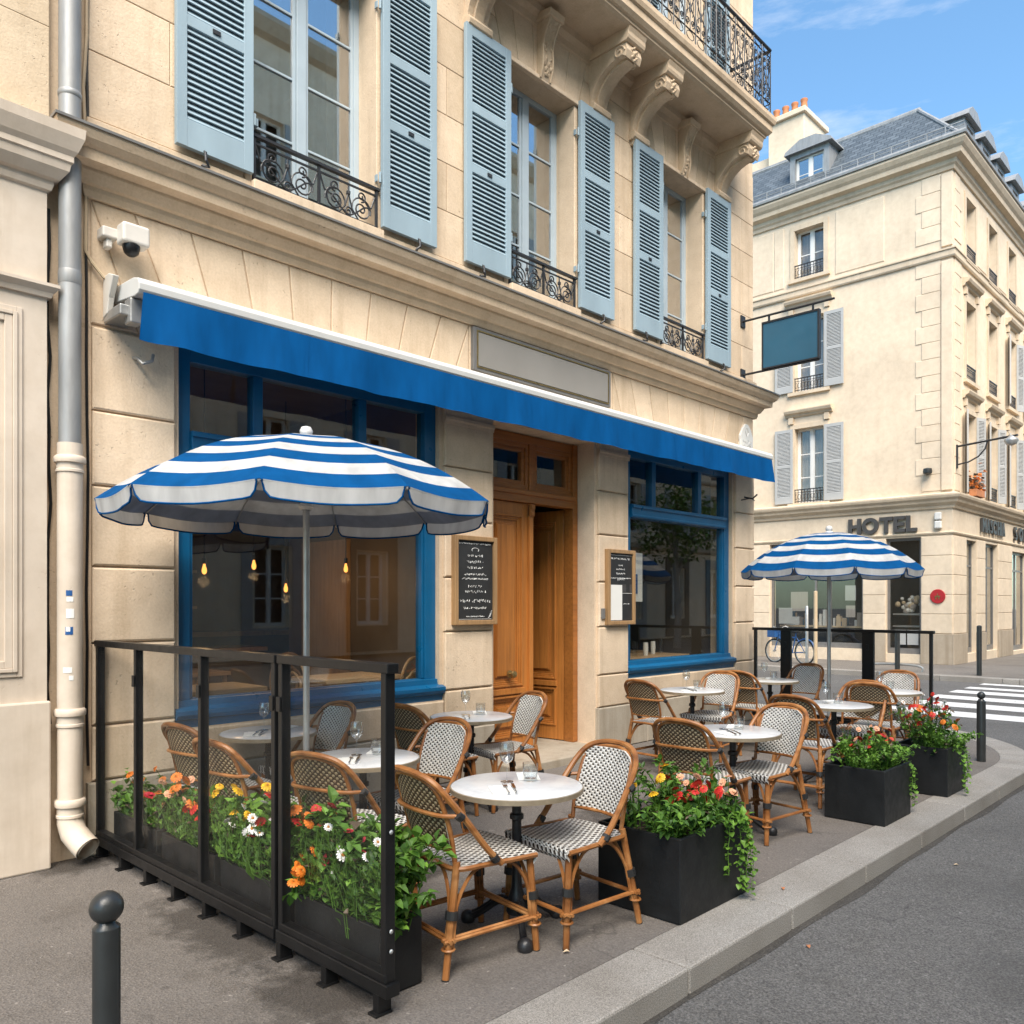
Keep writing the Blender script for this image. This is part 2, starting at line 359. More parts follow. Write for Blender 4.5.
def asphalt(name,col,ag=.5,stain=.35,crack=.5):
    t=NT(name); co=t.co(); a=t.noise(co,105,4,.75); b=t.noise(co,.55,6,.6); d=t.noise(co,2.6,5,.6)
    v=t.n('ShaderNodeTexVoronoi'); v.inputs['Scale'].default_value=95; t.l(co,v.inputs['Vector'])
    c=t.ramp(a,[(.3,sc3(col,1-ag)),(.52,col),(.75,sc3(col,1+ag*1.2))])
    c=t.mix(.35,c,t.ramp(v.outputs['Color'],[(.2,(.6,.6,.6)),(.8,(1.4,1.38,1.34))]),'MULTIPLY')
    c=t.mix(stain,c,t.ramp(b,[(.33,(.62,.60,.57)),(.52,(1,1,1)),(.72,(1.22,1.2,1.17))]),'MULTIPLY')
    c=t.mix(stain,c,t.ramp(d,[(.33,(.70,.68,.65)),(.46,(1,1,1))]),'MULTIPLY')
    # cracks, gum spots and old spills
    vc=t.n('ShaderNodeTexVoronoi',feature='DISTANCE_TO_EDGE'); vc.inputs['Scale'].default_value=.42
    wr=t.n('ShaderNodeTexNoise'); wr.inputs['Scale'].default_value=2.2; wr.inputs['Detail'].default_value=6; t.l(co,wr.inputs['Vector'])
    va=t.n('ShaderNodeVectorMath',operation='MULTIPLY_ADD'); t.l(wr.outputs['Color'],va.inputs[0]); va.inputs[1].default_value=(.9,.9,.9); t.l(co,va.inputs[2]); t.l(va.outputs[0],vc.inputs['Vector'])
    ck=t.math('MULTIPLY',t.ramp(vc.outputs['Distance'],[(.0,(1,1,1)),(.007,(0,0,0))]),t.ramp(t.noise(co,.8,2),[(.48,(0,0,0)),(.58,(1,1,1))]))
    c=t.mix(t.math('MULTIPLY',ck,crack),c,sc3(col,.3))
    vg=t.n('ShaderNodeTexVoronoi'); vg.inputs['Scale'].default_value=2.1; t.l(co,vg.inputs['Vector']); gm=t.ramp(vg.outputs['Distance'],[(.045,(1,1,1)),(.06,(0,0,0))])
    c=t.mix(t.math('MULTIPLY',gm,.45),c,t.mix(t.ramp(vg.outputs['Color'],[(.45,(0,0,0)),(.55,(1,1,1))]),sc3(col,.45),sc3(col,1.7)))
    vp=t.n('ShaderNodeTexVoronoi'); vp.inputs['Scale'].default_value=.55; t.l(va.outputs[0],vp.inputs['Vector']); c=t.mix(t.math('MULTIPLY',t.ramp(vp.outputs['Distance'],[(.10,(1,1,1)),(.30,(0,0,0))]),.38),c,sc3(col,.5))
    sp=t.noise(co,24,2,.5); c=t.mix(t.math('MULTIPLY',t.ramp(sp,[(.70,(0,0,0)),(.74,(1,1,1))]),.55),c,sc3(col,2.4))
    t.bsdf(c,.86,0,t.bump(t.math('ADD',a,v.outputs['Distance']),.004),Specular_IOR_Level=.3); return t.m
M['pave']=asphalt('pavement_asphalt',(.168,.150,.135),.35,.5)
M['road']=asphalt('road_asphalt',(.132,.127,.122),.75,.35)
M['gutter']=asphalt('gutter_dirt',(.075,.068,.06),.6,.6)
M['farpave']=asphalt('far_pavement',(.19,.17,.15),.3,.4)
def granite():
    t=NT('kerb_granite'); co=t.co(); a=t.noise(co,170,2,.7); b=t.noise(co,1.3,5); g=t.n('ShaderNodeNewGeometry')
    c=t.ramp(a,[(.3,(.15,.14,.127)),(.5,(.31,.288,.26)),(.7,(.45,.425,.39))])
    c=t.mix(.6,c,t.ramp(b,[(.3,(.62,.59,.55)),(.6,(1.05,1.05,1.05))]),'MULTIPLY')
    c=t.mix(1,c,t.ramp(g.outputs['Random Per Island'],[(0,(.88,.87,.86)),(1,(1.05,1.05,1.05))]),'MULTIPLY')
    t.bsdf(c,.8,0,t.bump(a,.003),Specular_IOR_Level=.3); return t.m
M['granite']=granite()
def paint():
    t=NT('road_paint'); co=t.co(); f=t.noise(co,14,6,.7); c=t.ramp(f,[(.30,(.22,.21,.20)),(.42,(.62,.61,.59)),(.7,(.74,.73,.71))])
    t.bsdf(c,.75,0,t.bump(t.noise(co,130,3),.003)); return t.m
M['paint']=paint()
def slate():
    t=NT('roof_slate'); b=t.n('ShaderNodeTexBrick'); uv=t.n('ShaderNodeTexCoord').outputs['UV']; t.l(uv,b.inputs['Vector'])
    b.inputs['Scale'].default_value=1.0; b.inputs['Brick Width'].default_value=.26; b.inputs['Row Height'].default_value=.15; b.inputs['Mortar Size'].default_value=.012
    b.inputs['Color1'].default_value=(.060,.074,.088,1); b.inputs['Color2'].default_value=(.105,.125,.145,1); b.inputs['Mortar'].default_value=(.04,.05,.06,1)
    c=t.mix(.5,b.outputs['Color'],t.ramp(t.noise(t.co(),1.5,4),[(.3,(.8,.8,.8)),(.7,(1.25,1.25,1.2))]),'MULTIPLY')
    t.bsdf(c,.5,0,t.bump(b.outputs['Fac'],-.02)); return t.m
M['slate']=slate()

def stainmat():
    t=NT('damp_stain'); tc=t.n('ShaderNodeTexCoord'); vm=t.n('ShaderNodeVectorMath',operation='DISTANCE'); t.l(tc.outputs['Generated'],vm.inputs[0]); vm.inputs[1].default_value=(.5,.5,.5)
    n=t.noise(t.co(),7,6,.7); f=t.math('SUBTRACT',t.math('ADD',n,.12),t.math('MULTIPLY',vm.outputs['Value'],1.15)); f=t.ramp(f,[(.14,(0,0,0)),(.40,(.40,.40,.40))])
    d=t.n('ShaderNodeBsdfPrincipled'); d.inputs['Base Color'].default_value=(.035,.029,.024,1); d.inputs['Roughness'].default_value=.6; tr=t.n('ShaderNodeBsdfTransparent'); mx=t.n('ShaderNodeMixShader')
    t.l(f,mx.inputs[0]); t.l(tr.outputs[0],mx.inputs[1]); t.l(d.outputs[0],mx.inputs[2]); t.l(mx.outputs[0],t.out.inputs[0]); return t.m
M['stain']=stainmat()
# ================================================================== SETTING: ground
def arc(cx,cy,r,a0,a1,n): return [(cx+r*math.cos(a0+(a1-a0)*i/n),cy+r*math.sin(a0+(a1-a0)*i/n)) for i in range(n+1)]
RZ=-.12
b=MB(); b.add([(-260,-260,RZ),(320,-260,RZ),(320,320,RZ),(-260,320,RZ)],[(0,1,2,3)]); tag(b.build('road',M['road']),kind='structure')
KC=(9.6,-.95); KI,KO=2.53,2.85
inner=[(-45,-3.48)]+arc(KC[0],KC[1],KI,-PI/2,0,18)+[(KC[0]+KI,45)]
outer=[(-45,-3.80)]+arc(KC[0],KC[1],KO,-PI/2,0,18)+[(KC[0]+KO,45)]
def slab(name,poly,z0,z1,m):
    b=MB(); b.prism(poly,'z',z0,z1); return tag(b.build(name,m),kind='structure')
slab('pavement',[(-45,.3)]+inner+[(11.0,45),(11.0,.3)],RZ-.05,0,M['pave'])
def kerb(inn,out,name,step=1.05,top=.004):
    """granite kerb stones butted with thin joints"""
    b=MB()
    for i in range(len(inn)-1):
        p0,p1=Vector(inn[i]),Vector(inn[i+1]); q0,q1=Vector(out[i]),Vector(out[i+1])
        L=(p1-p0).length; n=max(1,round(L/step)) if L>1 else 1
        for k in range(n):
            a,c=k/n,(k+1)/n; g=.004/L if (L>1 or i%3==0) else 0
            P=[p0.lerp(p1,a+g),p0.lerp(p1,c-g),q0.lerp(q1,c-g),q0.lerp(q1,a+g)]
            b.prism([(p.x,p.y) for p in P],'z',RZ-.04,top)
    o=b.build(name,M['granite'],bevel=.012); return tag(o,kind='structure')
kerb(inner,outer,'kerb')
# far pavement round the hotel
HC=(23.8,-.9)
hin=[(21.2,45),(21.2,-.9)]+arc(HC[0],HC[1],2.6,PI,1.5*PI,14)+[(90,-3.5)]
hout=[(20.9,45),(20.9,-.9)]+arc(HC[0],HC[1],2.9,PI,1.5*PI,14)+[(90,-3.8)]
slab('far_pavement',hin+[(90,1.4),(24.8,1.4),(24.8,45)],RZ-.05,0,M['farpave'])
kerb(hin,hout,'far_kerb',1.3)
b=MB()
for x0,x1 in ((20.40,20.78),(19.28,19.72),(18.22,18.80),(16.98,17.60),(15.68,16.38),(14.36,15.04)):
    b.add([(x0,-5.4,RZ+.004),(x1,-5.4,RZ+.004),(x1+.05,-.55,RZ+.004),(x0+.05,-.55,RZ+.004)],[(0,1,2,3)])
tag(b.build('crossing_markings',M['paint']),kind='structure')
b=MB(); rp=random.Random(12); n=120
q=[(-2+11.4*i/n,-3.79,-3.825-.022*(1+math.sin(i*.31)*math.sin(i*.13+1))) for i in range(n+1)]
b.add([(x,y0,RZ+.003) for x,y0,y1 in q]+[(x,y1,RZ+.003) for x,y0,y1 in q],[(i,i+1,n+2+i,n+1+i) for i in range(n)]); tag(b.build('gutter',M['gutter']),kind='structure')
for cx,cy_,sx,sy in ((2.0,-1.9,.26,1.0),(1.95,-2.8,.30,.5),(1.9,-.15,.4,.3),(5.5,-1.9,.8,.5)):
    b=MB(); b.add([(cx-sx,cy_-sy,.004),(cx+sx,cy_-sy,.004),(cx+sx,cy_+sy,.004),(cx-sx,cy_+sy,.004)],[(0,1,2,3)]); tag(b.build('pavement_stain',M['stain']),kind='structure')
# ================================================================== MAIN BUILDING
bld=thing('stone_building','cream limestone corner building with blue shutters over a blue cafe front','building',(6.6,.2,0))
GO=[(2.63,5.10,.85,3.53),(5.81,7.42,.08,3.50),(8.07,10.53,.86,3.53)]
UW=[(3.19,4.37),(6.0,7.05),(8.71,9.72)]
UO=[(a,c,4.87,7.15) for a,c in UW]; SO=[(a,c,8.22,10.6) for a,c in UW]
b=MB(); b.wall(1.72,11.12,0,13,GO+UO+SO,0,.34); b.box(10.78,11.12,.34,9,0,13); b.box(1.72,2.0,.34,9,0,13); b.box(1.72,11.12,9,9.3,0,13)
b.build('wall',M['stone'],bld)
b=MB(); b.box(2.0,10.78,.34,9,12.8,13); b.build('roof',M['zinc'],bld)
# stone facing -------------------------------------------------
b=MB()
zs=[.49,.86,1.41,1.92,2.46,2.96,3.52]
def courses(x0,x1,zz):
    for z0,z1 in zip(zz,zz[1:]): b.block([(x0,z0),(x1,z0),(x1,z1),(x0,z1)],0,.035,.007,.012)
courses(2.03,2.60,zs+[]); courses(5.14,5.78,zs); courses(7.46,8.04,zs); courses(10.57,11.12,zs)
courses(2.60,5.14,[.49,.775]); courses(8.04,10.57,[.49,.79])
def flat_arch(xa,xb,c,n,z0=3.535,z1=4.36,sp=1.28):
    for i in range(n):
        p,q=xa+(xb-xa)*i/n,xa+(xb-xa)*(i+1)/n; f=lambda x:c+(x-c)*sp
        P=[(p,z0),(q,z0),(min(max(f(q),xa),xb),z1),(min(max(f(p),xa),xb),z1)]
        if i==0: P[3]=(xa,z1)
        if i==n-1: P[2]=(xb,z1)
        if P[2][0]-P[3][0]<.03:
            P=P[:2]+[((P[2][0]+P[3][0])/2,z1)] if P[2][0]-P[3][0]<.005 else P
        b.block(P,0,.014,.005,.007)
flat_arch(2.03,5.47,3.87,11); flat_arch(5.47,7.75,6.61,7); flat_arch(7.75,11.12,9.3,11)
b.build('stone_facing',M['stone'],bld)
b=MB()
for x0,x1 in ((2.0,2.32),(2.32,3.3),(3.3,4.4),(4.4,5.79),(7.44,8.4),(8.4,9.5),(9.5,10.3),(10.3,11.14)): b.block([(x0,0),(x1,0),(x1,.49),(x0,.49)],0,.05,.004,.01)
b.build('plinth',M['stone_low'],bld)
# upper ashlar
b=MB(); r2=random.Random(3)
def ashlar(x0,x1,z0,z1,h,w,off):
    nz=max(1,round((z1-z0)/h))
    for k in range(nz):
        a,c=z0+(z1-z0)*k/nz,z0+(z1-z0)*(k+1)/nz; W=x1-x0; n=max(1,round(W/w)); cuts=[x0+W*i/n for i in range(n+1)]
        if n>=1 and (k+off)%2 and W>.7: cuts=[x0]+[x0+W*(i+.5)/n for i in range(n)]+[x1]
        for p,q in zip(cuts,cuts[1:]):
            if q-p>.03: b.block([(p,a),(q,a),(q,c),(p,c)],0,.012,.0025,.005)
for (x0,x1),o in zip(((2.0,3.13),(4.43,5.94),(7.11,8.65),(9.78,11.12)),(0,1,0,1)):
    ashlar(x0,x1,4.90,7.15,.45,.8,o); ashlar(x0,x1,8.2,12.8,.46,.8,o)
for i,(a,c) in enumerate(UW):     # window heads: voussoirs, with the courses between them
    m=(a+c)/2; n=5; lo,hi=a-.06,c+.06
    for k in range(n):
        p,q=lo+(hi-lo)*k/n,lo+(hi-lo)*(k+1)/n; f=lambda x:m+(x-m)*1.35
        b.block([(p,7.15),(q,7.15),(f(q),7.86),(f(p),7.86)],0,.012,.003,.005)
lims=[2.0]+[v for a,c in UW for v in (a-.06,c+.06)]+[11.12]
for k in range(0,8,2):
    x0,x1=lims[k],lims[k+1]; mm=[(a+c)/2 for a,c in UW]
    f0=0 if k==0 else (x0-mm[k//2-1])*.35; f1=0 if k==6 else (x1-mm[k//2])*.35
    h=.355; 
    for z0,z1,t0,t1 in ((7.15,7.505,0,.5),(7.505,7.86,.5,1)):
        b.block([(x0+f0*t0,z0),(x1+f1*t0,z0),(x1+f1*t1,z1),(x0+f0*t1,z1)],0,.012,.003,.005)
b.build('ashlar_facing',M['stone'],bld)
# window surrounds: smooth jamb strips
b=MB()
for a,c in UW:
    b.box(a-.055,a+.004,-.02,.2,4.89,7.147); b.box(c-.004,c+.055,-.02,.2,4.89,7.147); 
    b.box(a-.09,c+.09,-.05,.0,7.155,7.20); b.build('window_surround',M['stone'],bld,bevel=.006); b=MB()
# cornice over the ground floor and the sill course above it
PR=[(0,4.36),(.035,4.36),(.05,4.40),(.05,4.43),(.075,4.44),(.10,4.475),(.115,4.50),(.115,4.52),(.20,4.53),(.205,4.60),(.225,4.61),(.255,4.64),(.275,4.685),(.275,4.705),(.19,4.735),(0,4.765)]
path=[(2.02,.25),(2.02,0),(11.14,0),(11.14,9)]
b=MB(); b.mould(path,PR); b.build('cornice',M['stone_trim'],bld)
b=MB(); b.mould([(2.0,0),(11.12,0),(11.12,9)],[(0,4.74),(.045,4.74),(.045,4.885),(0,4.885)])
for a,c in UW: b.box(a-.02,c+.02,-.10,.1,4.80,4.888)
b.build('sill_course',M['stone'],bld,bevel=.006)
b=MB(); b.mould([(2.02,.20),(2.02,0),(11.14,0),(11.14,9)],[(.0,4.772),(.19,4.741),(.283,4.711),(.283,4.699),(.288,4.699),(.288,4.716),(.19,4.748),(0,4.779)]); b.build('lead_flashing',M['signedge'],bld)
b=MB()
for k in range(3):
    b.mould([(7.46,-.001),(8.04,-.001)],[(0,3.36),(.04,3.36),(.045,3.385),(.055,3.40),(.055,3.43),(0,3.44)])
    break
b.build('pier_capital',M['stone_trim'],bld); b=MB()
b.mould([(5.14,-.001),(5.78,-.001)],[(0,3.36),(.04,3.36),(.045,3.385),(.055,3.40),(.055,3.43),(0,3.44)])
b.build('pier_capital',M['stone_trim'],bld)
b=MB(); b.box(5.82,7.41,-.30,.9,-.02,.085); b.build('door_step',M['stone_low'],bld,bevel=.015)
# balcony ---------------------------------------------------------
bal=MB(); BX0,BX1=5.25,10.46
SP=[(-.0,7.88),(.56,7.88),(.60,7.90),(.60,7.93),(.63,7.94),(.66,7.98),(.66,8.06),(.685,8.075),(.70,8.12),(.70,8.17),(.0,8.19)]
def balslab():
    s=MB(); 
    # front run and two returns swept round the slab
    s.mould([(BX0+.66,-.001),(BX0+.66,-.001)],[(0,0)],caps=False) if False else None
    prof=[(-.1,7.88),(.0,7.88),(.04,7.90),(.04,7.93),(.07,7.94),(.10,7.98),(.10,8.06),(.125,8.075),(.14,8.12),(.14,8.17),(-.1,8.185)]
    s.mould([(BX0,0),(BX0,-.56),(BX1-.14,-.56),(BX1-.14,0)],prof)
    s.box(BX0+.05,BX1-.19,-.50,0,7.883,8.15)
    return s
balc=balslab().build('balcony',M['stone_trim'],bld)
b=MB(); b.mould([(BX0,-.001),(BX1-.14,-.001)],[(0,7.70),(.03,7.72),(.04,7.78),(.09,7.82),(.10,7.885),(0,7.885)]); b.build('soffit_moulding',M['stone_trim'],balc)
def bracket(x,w=.27):
    g=MB()
    def S(hw,P): g.prism(P,'x',x-hw,x+hw)
    curve=[(0,7.20),(.085,7.20),(.10,7.235),(.085,7.27)]
    body=[(0,7.26)]+[(.05+.42*(1-math.cos(t)),7.27+.36*math.sin(t)) for t in [PI/2*i/10 for i in range(11)]]+[(.51,7.60),(.535,7.67),(.52,7.75),(.0,7.75)]
    S(w/2,body)
    body2=[(0,7.24)]+[(.065+.42*(1-math.cos(t)),7.245+.355*math.sin(t)) for t in [PI/2*i/10 for i in range(11)]]+[(.49,7.74),(0,7.74)]
    S(w/2-.075,body2)
    S(w/2+.025,[(0,7.75),(.54,7.75),(.56,7.77),(.57,7.80),(.57,7.84),(.59,7.884),(0,7.884)])
    S(w/2+.02,[(0,7.18),(.07,7.18),(.10,7.20),(.11,7.24),(.09,7.275),(0,7.275)]); S(w/2-.01,[(0,7.125),(.045,7.13),(.07,7.18),(0,7.18)])
    g.tube([(x-w/2-.012,-0,0),(x+w/2+.012,0,0)],.0001) if False else None
    # carved front: volute roll and leaf
    for sgn in (-1,1):
        pts=[]
        for i in range(26):
            a=i/25*2.2*2*PI/1.6; r=.075*(1-i/30); pts.append((x+sgn*(w/2+.004),-(.43+r*math.cos(a)),7.665+r*math.sin(a)))
        g.tube(pts,.011,6)
    g.xf=None
    return g
# prism along x uses (y,z) with y positive outward -> mirror so outward is -y
_p=MB.prism
def prism_out(s,poly,axis,a,b,mi=None):
    if axis=='x' and getattr(s,'flip',False): poly=[(-p[0],p[1]) for p in poly]
    return _p(s,poly,axis,a,b,mi)
MB.prism=prism_out
MB.flip=False
def with_flip(fn,*a):
    MB.flip=True
    try: return fn(*a)
    finally: MB.flip=False
for x in (5.55,7.45,8.22,10.17):
    g=with_flip(bracket,x)
    for k,(dx,dz,r) in enumerate([(0,0,.034),(-.04,.03,.022),(.04,.03,.022),(-.035,-.045,.02),(.035,-.045,.02),(0,.06,.02),(0,-.075,.018)]):
        g.lathe([(0.001,.012),(r*.6,.010),(r,.0)],8,(x+dx,0,0)) if False else None
        v=[]; 
        for i in range(8):
            a=2*PI*i/8; v.append((x+dx+r*math.cos(a),-.533,7.67+dz+r*math.sin(a)))
        v.append((x+dx,-.556,7.67+dz)); g.add(v,[(i,(i+1)%8,8) for i in range(8)])
    g.build('bracket',M['stone_trim'],bld,bevel=.008)
def console(x):
    g=MB(); P=[]
    for i in range(15):
        t=i/14; P.append((.05+.13*t**1.5+.022*math.sin(t*2*PI*1.1),7.17+.56*t))
    with_flip(lambda:g.prism([(0,7.15)]+P+[(.20,7.76),(.20,7.80),(0,7.80)],'x',x-.085,x+.085))
    with_flip(lambda:g.prism([(0,7.73),(.22,7.74),(.235,7.80),(0,7.84)],'x',x-.115,x+.115))
    rr=random.Random(int(x*100))
    for i in range(26):     # carved leaves and husks
        t=rr.random(); o=.05+.13*t**1.5+.022*math.sin(t*2*PI*1.1); px=x+rr.uniform(-.06,.06); z=7.17+.56*t; r=rr.uniform(.014,.026)
        v=[(px+r*math.cos(2*PI*k/6),-o-.002,z+r*1.3*math.sin(2*PI*k/6)) for k in range(6)]+[(px,-o-.022,z)]
        g.add(v,[(k,(k+1)%6,6) for k in range(6)])
    for sgn in(-1,1): g.tube([(x+sgn*.075,-(.058+.13*(i/14)**1.5+.022*math.sin(i/14*2*PI*1.1)),7.17+.56*i/14) for i in range(15)],.012,6)
    return g
for a,c in UW: console((a+c)/2).build('console',M['stone_trim'],bld,bevel=.004)
# wrought iron ------------------------------------------------------
def spiral(c,r0,turns,a0,sg=1,n=22,shrink=.82):
    return [(c[0]+r0*(1-shrink*i/n)*math.cos(a0+sg*turns*2*PI*i/n),c[1]+r0*(1-shrink*i/n)*math.sin(a0+sg*turns*2*PI*i/n)) for i in range(n+1)]
def guard_mb(x0,x1,z0,h,y,r=.0075):
    g=MB(); T=lambda P,rr=r:g.tube([(p[0],y,p[1]) for p in P],rr,5)
    g.box(x0-.03,x1+.03,y-.02,y+.02,z0+h-.022,z0+h); g.box(x0,x1,y-.010,y+.010,z0+.015,z0+.035); g.box(x0,x1,y-.008,y+.008,z0+h-.075,z0+h-.062)
    for x in (x0,(x0+x1)/2,x1): g.box(x-.010,x+.010,y-.010,y+.010,z0+.0,z0+h-.02)
    for s0,s1 in ((x0,(x0+x1)/2),((x0+x1)/2,x1)):
        w=s1-s0; m=(s0+s1)/2; zc=z0+h*.43; R=min(w*.22,h*.25)
        for sg,cx in ((1,s0+w*.27),(-1,s1-w*.27)):
            T(spiral((cx,zc-h*.08),R,1.6,PI/2 if sg>0 else PI/2,sg)); T(spiral((cx,zc+h*.22),R*.5,1.4,-PI/2,-sg))
            T([(cx+sg*(-R)*math.cos(t)*1.05+0,zc-h*.08+R*1.05*math.sin(t)) for t in [PI*1.1*i/10-.2 for i in range(11)]],r*.9)
            T([(cx-sg*w*.25,z0+h-.08),(cx-sg*w*.18,zc+h*.05),(cx-sg*w*.05,zc+h*.0),(cx+sg*w*.1,zc-h*.2),(cx+sg*w*.22,z0+.04)],r)
        T(spiral((m,z0+h*.2),R*.45,1.5,0,1)); T([(m-w*.18,z0+.03),(m-w*.06,z0+h*.3),(m,z0+h*.62),(m,z0+h-.07)],r); T([(m+w*.18,z0+.03),(m+w*.06,z0+h*.3),(m,z0+h*.62)],r)
        g.lathe([(.001,-.03),(.018,-.012),(.018,.012),(.001,.03)],8,(m,y,z0+h*.62))
    return g
def railing_run(p0,p1,z0,h):
    """balcony railing: bars, scrolls and a frieze between two plan points"""
    g=MB(); p0,p1=Vector(p0),Vector(p1); L=(p1-p0).length; d=(p1-p0)/L
    W=lambda u,z:(p0.x+d.x*u,p0.y+d.y*u,z0+z)
    T=lambda P,rr=.0065,n=5:g.tube([W(*p) for p in P],rr,n)
    T([(0,h),(L,h)],.021,8); T([(0,.06),(L,.06)],.011); T([(0,h-.10),(L,h-.10)],.008); T([(0,.19),(L,.19)],.008)
    n=max(1,round(L/.235)); s=L/n
    for i in range(n+1): T([(i*s,0),(i*s,h)],.009)
    for i in range(n):
        u=i*s; m=u+s/2
        T([(m,.19),(m,h-.1)],.006)
        for sg in(-1,1):
            T(spiral((m+sg*s*.24,h-.19),s*.20,1.5,PI/2,-sg)); T(spiral((m+sg*s*.24,.28),s*.20,1.5,-PI/2,sg))
            T([(m+sg*s*.40,h-.2),(m+sg*s*.36,h-.30),(m+sg*s*.05,h*.5),(m+sg*s*.36,.38),(m+sg*s*.42,.28)])
            T([(m+sg*s*.22,h-.27),(m+sg*s*.30,h*.5),(m+sg*s*.22,.36)],.005)
        T([(m+s*.09*math.cos(t),h*.5+.055*math.sin(t)) for t in [2*PI*k/12 for k in range(13)]],.006)
        T([(m+s*.34*math.cos(t),.125+.05*math.sin(t)) for t in [2*PI*k/12 for k in range(13)]],.005)
        T([(m+s*.34*math.cos(t),h-.05+.038*math.sin(t)) for t in [2*PI*k/12 for k in range(13)]],.005)
    return g
g=railing_run((BX0,-.64),(BX1-.06,-.64),8.17,.90); h2=railing_run((BX1-.06,-.64),(BX1-.06,-.02),8.17,.90)
g.add(h2.v,h2.f); g.build('railing',M['iron'],balc)
# upper windows ------------------------------------------------------
def casement(b,x0,x1,z0,z1,y,rows,fr=.055,leafs=2,t=.05,bar=.022,ang=0):
    """frame and glazing bars as boxes; returns the pane rectangles"""
    b.box(x0,x0+fr,y,y+t,z0,z1); b.box(x1-fr,x1,y,y+t,z0,z1); b.box(x0+fr,x1-fr,y,y+t,z1-fr,z1); b.box(x0+fr,x1-fr,y,y+t,z0,z0+fr*1.3)
    m=(x0+x1)/2; panes=[]
    b.box(m-.045,m+.045,y-.012,y+t-.012,z0+fr*1.3,z1-fr) if leafs==2 else None
    for a,c in (((x0+fr,m-.045),(m+.045,x1-fr)) if leafs==2 else ((x0+fr,x1-fr),)):
        b.box(a,a+.03,y+.006,y+t-.006,z0+fr*1.3,z1-fr); b.box(c-.03,c,y+.006,y+t-.006,z0+fr*1.3,z1-fr)
        H=(z1-fr)-(z0+fr*1.3)
        for k in range(1,rows):
            z=z0+fr*1.3+H*k/rows; b.box(a+.03,c-.03,y+.008,y+t-.008,z-bar/2,z+bar/2)
        panes.append((a+.03,c-.03,z0+fr*1.3,z1-fr))
    return panes
def curtain_mb(x0,x1,z0,z1,y,amp=.025,n=36,seed=0):
    g=MB(); rr=random.Random(seed); ph=rr.random()*6; xs=[x0+(x1-x0)*i/n for i in range(n+1)]
    f=[amp*(math.sin(ph+i*1.15)+.5*math.sin(ph*2+i*.53)) for i in range(n+1)]
    vs=[(x,y+f[i],z0) for i,x in enumerate(xs)]+[(x,y+f[i],z1) for i,x in enumerate(xs)]
    return g.add(vs,[(i,i+1,n+2+i,n+1+i) for i in range(n)])
for wi,(a,c) in enumerate(UW):
    for fl,(z0,z1) in enumerate(((4.89,7.15),(8.22,10.6))):
        if fl==1 and wi==0: pass
        b=MB(); pn=casement(b,a,c,z0,z1,.24,4 if fl==0 else 5)
        w=b.build('window',M['winframe'],bld,bevel=.004)
        if wi==1 and fl==0:       # the right leaf stands ajar: one pane left, the other in the open leaf
            pass
        g=MB()
        for p in pn: g.box(p[0]-.005,p[1]+.005,.262,.267,p[2]-.005,p[3]+.005)
        g.build('pane',M['glass_up'],w)
        if wi==0: cs=((a+.04,a+.20),(c-.24,c-.04))
        elif wi==1: cs=((a+.05,a+.30),(c-.48,c-.05))
        else: cs=((a+.05,a+.4),(c-.42,c-.05))
        for k,(p,q) in enumerate(cs): curtain_mb(p,q,z0+.03,z1-.05,.36,seed=wi*7+k+fl*3,n=int(24*(q-p)/.3)).build('curtain',M['curtain'],w,smooth=True)
        if fl==0: guard_mb(a+.015,c-.015,4.892,.36 if wi else .37,-.03).build('guard',M['iron'],w)
# shutters -----------------------------------------------------------
def shutter_mb(w,h,t=.042,third=True):
    """louvred shutter: local x 0..w, z 0..h, y 0..-t ; mats 0 paint 1 iron"""
    g=MB(); st=.075; rails=[(0,.20),(h-.10,h)]
    mids=[h*.655,h*.40] if third else [h*.5]
    for m in mids: rails.append((m-.04,m+.04))
    g.box(0,st,-t,0,0,h); g.box(w-st,w,-t,0,0,h)
    for z0,z1 in rails: g.box(st,w-st,-t+.002,-.002,z0,z1)
    g.box(st-.01,w-st+.01,-.006,-.003,.1,h-.05)
    rs=sorted(rails)
    for (p,q),(p2,q2) in zip(rs,rs[1:]):
        n=max(3,int((p2-q)/.042)); s=(p2-q)/n
        for i in range(n):
            z=q+s*(i+.5); g.obox((w/2,-t/2,z),w-2*st+.01,.009,.048,Matrix.Rotation(R_(-33),3,'X'))
    return g
SH=[(2.58,3.17,'y'),(4.39,5.0,'y'),(5.37,5.98,''),(7.08,7.69,''),(8.11,8.69,''),(9.74,10.35,'')]
for k,(a,c,_) in enumerate(SH):
    s=shutter_mb(c-a,2.27); s.v=[Vector((v.x+a,v.y-.045,v.z+4.93)) for v in s.v]
    o=s.build('shutter',M['shutter'],bld,bevel=.003,seg=1)
    g=MB(); hx=c if k%2==0 else a      # hinge side is by the opening
    sg=1 if k%2==0 else -1
    for z in (5.35,6.85): g.box(hx-.03,hx+.05*sg+.01,-.05,-.012,z-.03,z+.03); g.tube([(hx+sg*.02,-.066,z-.045),(hx+sg*.02,-.066,z+.045)],.012,8)
    g.build('hinge',M['shutter'],o,bevel=.003)
    g=MB(); m=(a+c)/2
    g.box(m-.03,m+.03,-.094,-.087,5.83,5.86); g.tube([(m-.09*sg,-.07,4.95),(m-.09*sg,-.10,4.93),(m-.09*sg,-.105,4.87),(m-.06*sg,-.09,4.84),(m-.09*sg,-.06,4.85),(m-.09*sg,.0,4.86)],.011,6)
    g.build('latch',M['iron'],o)
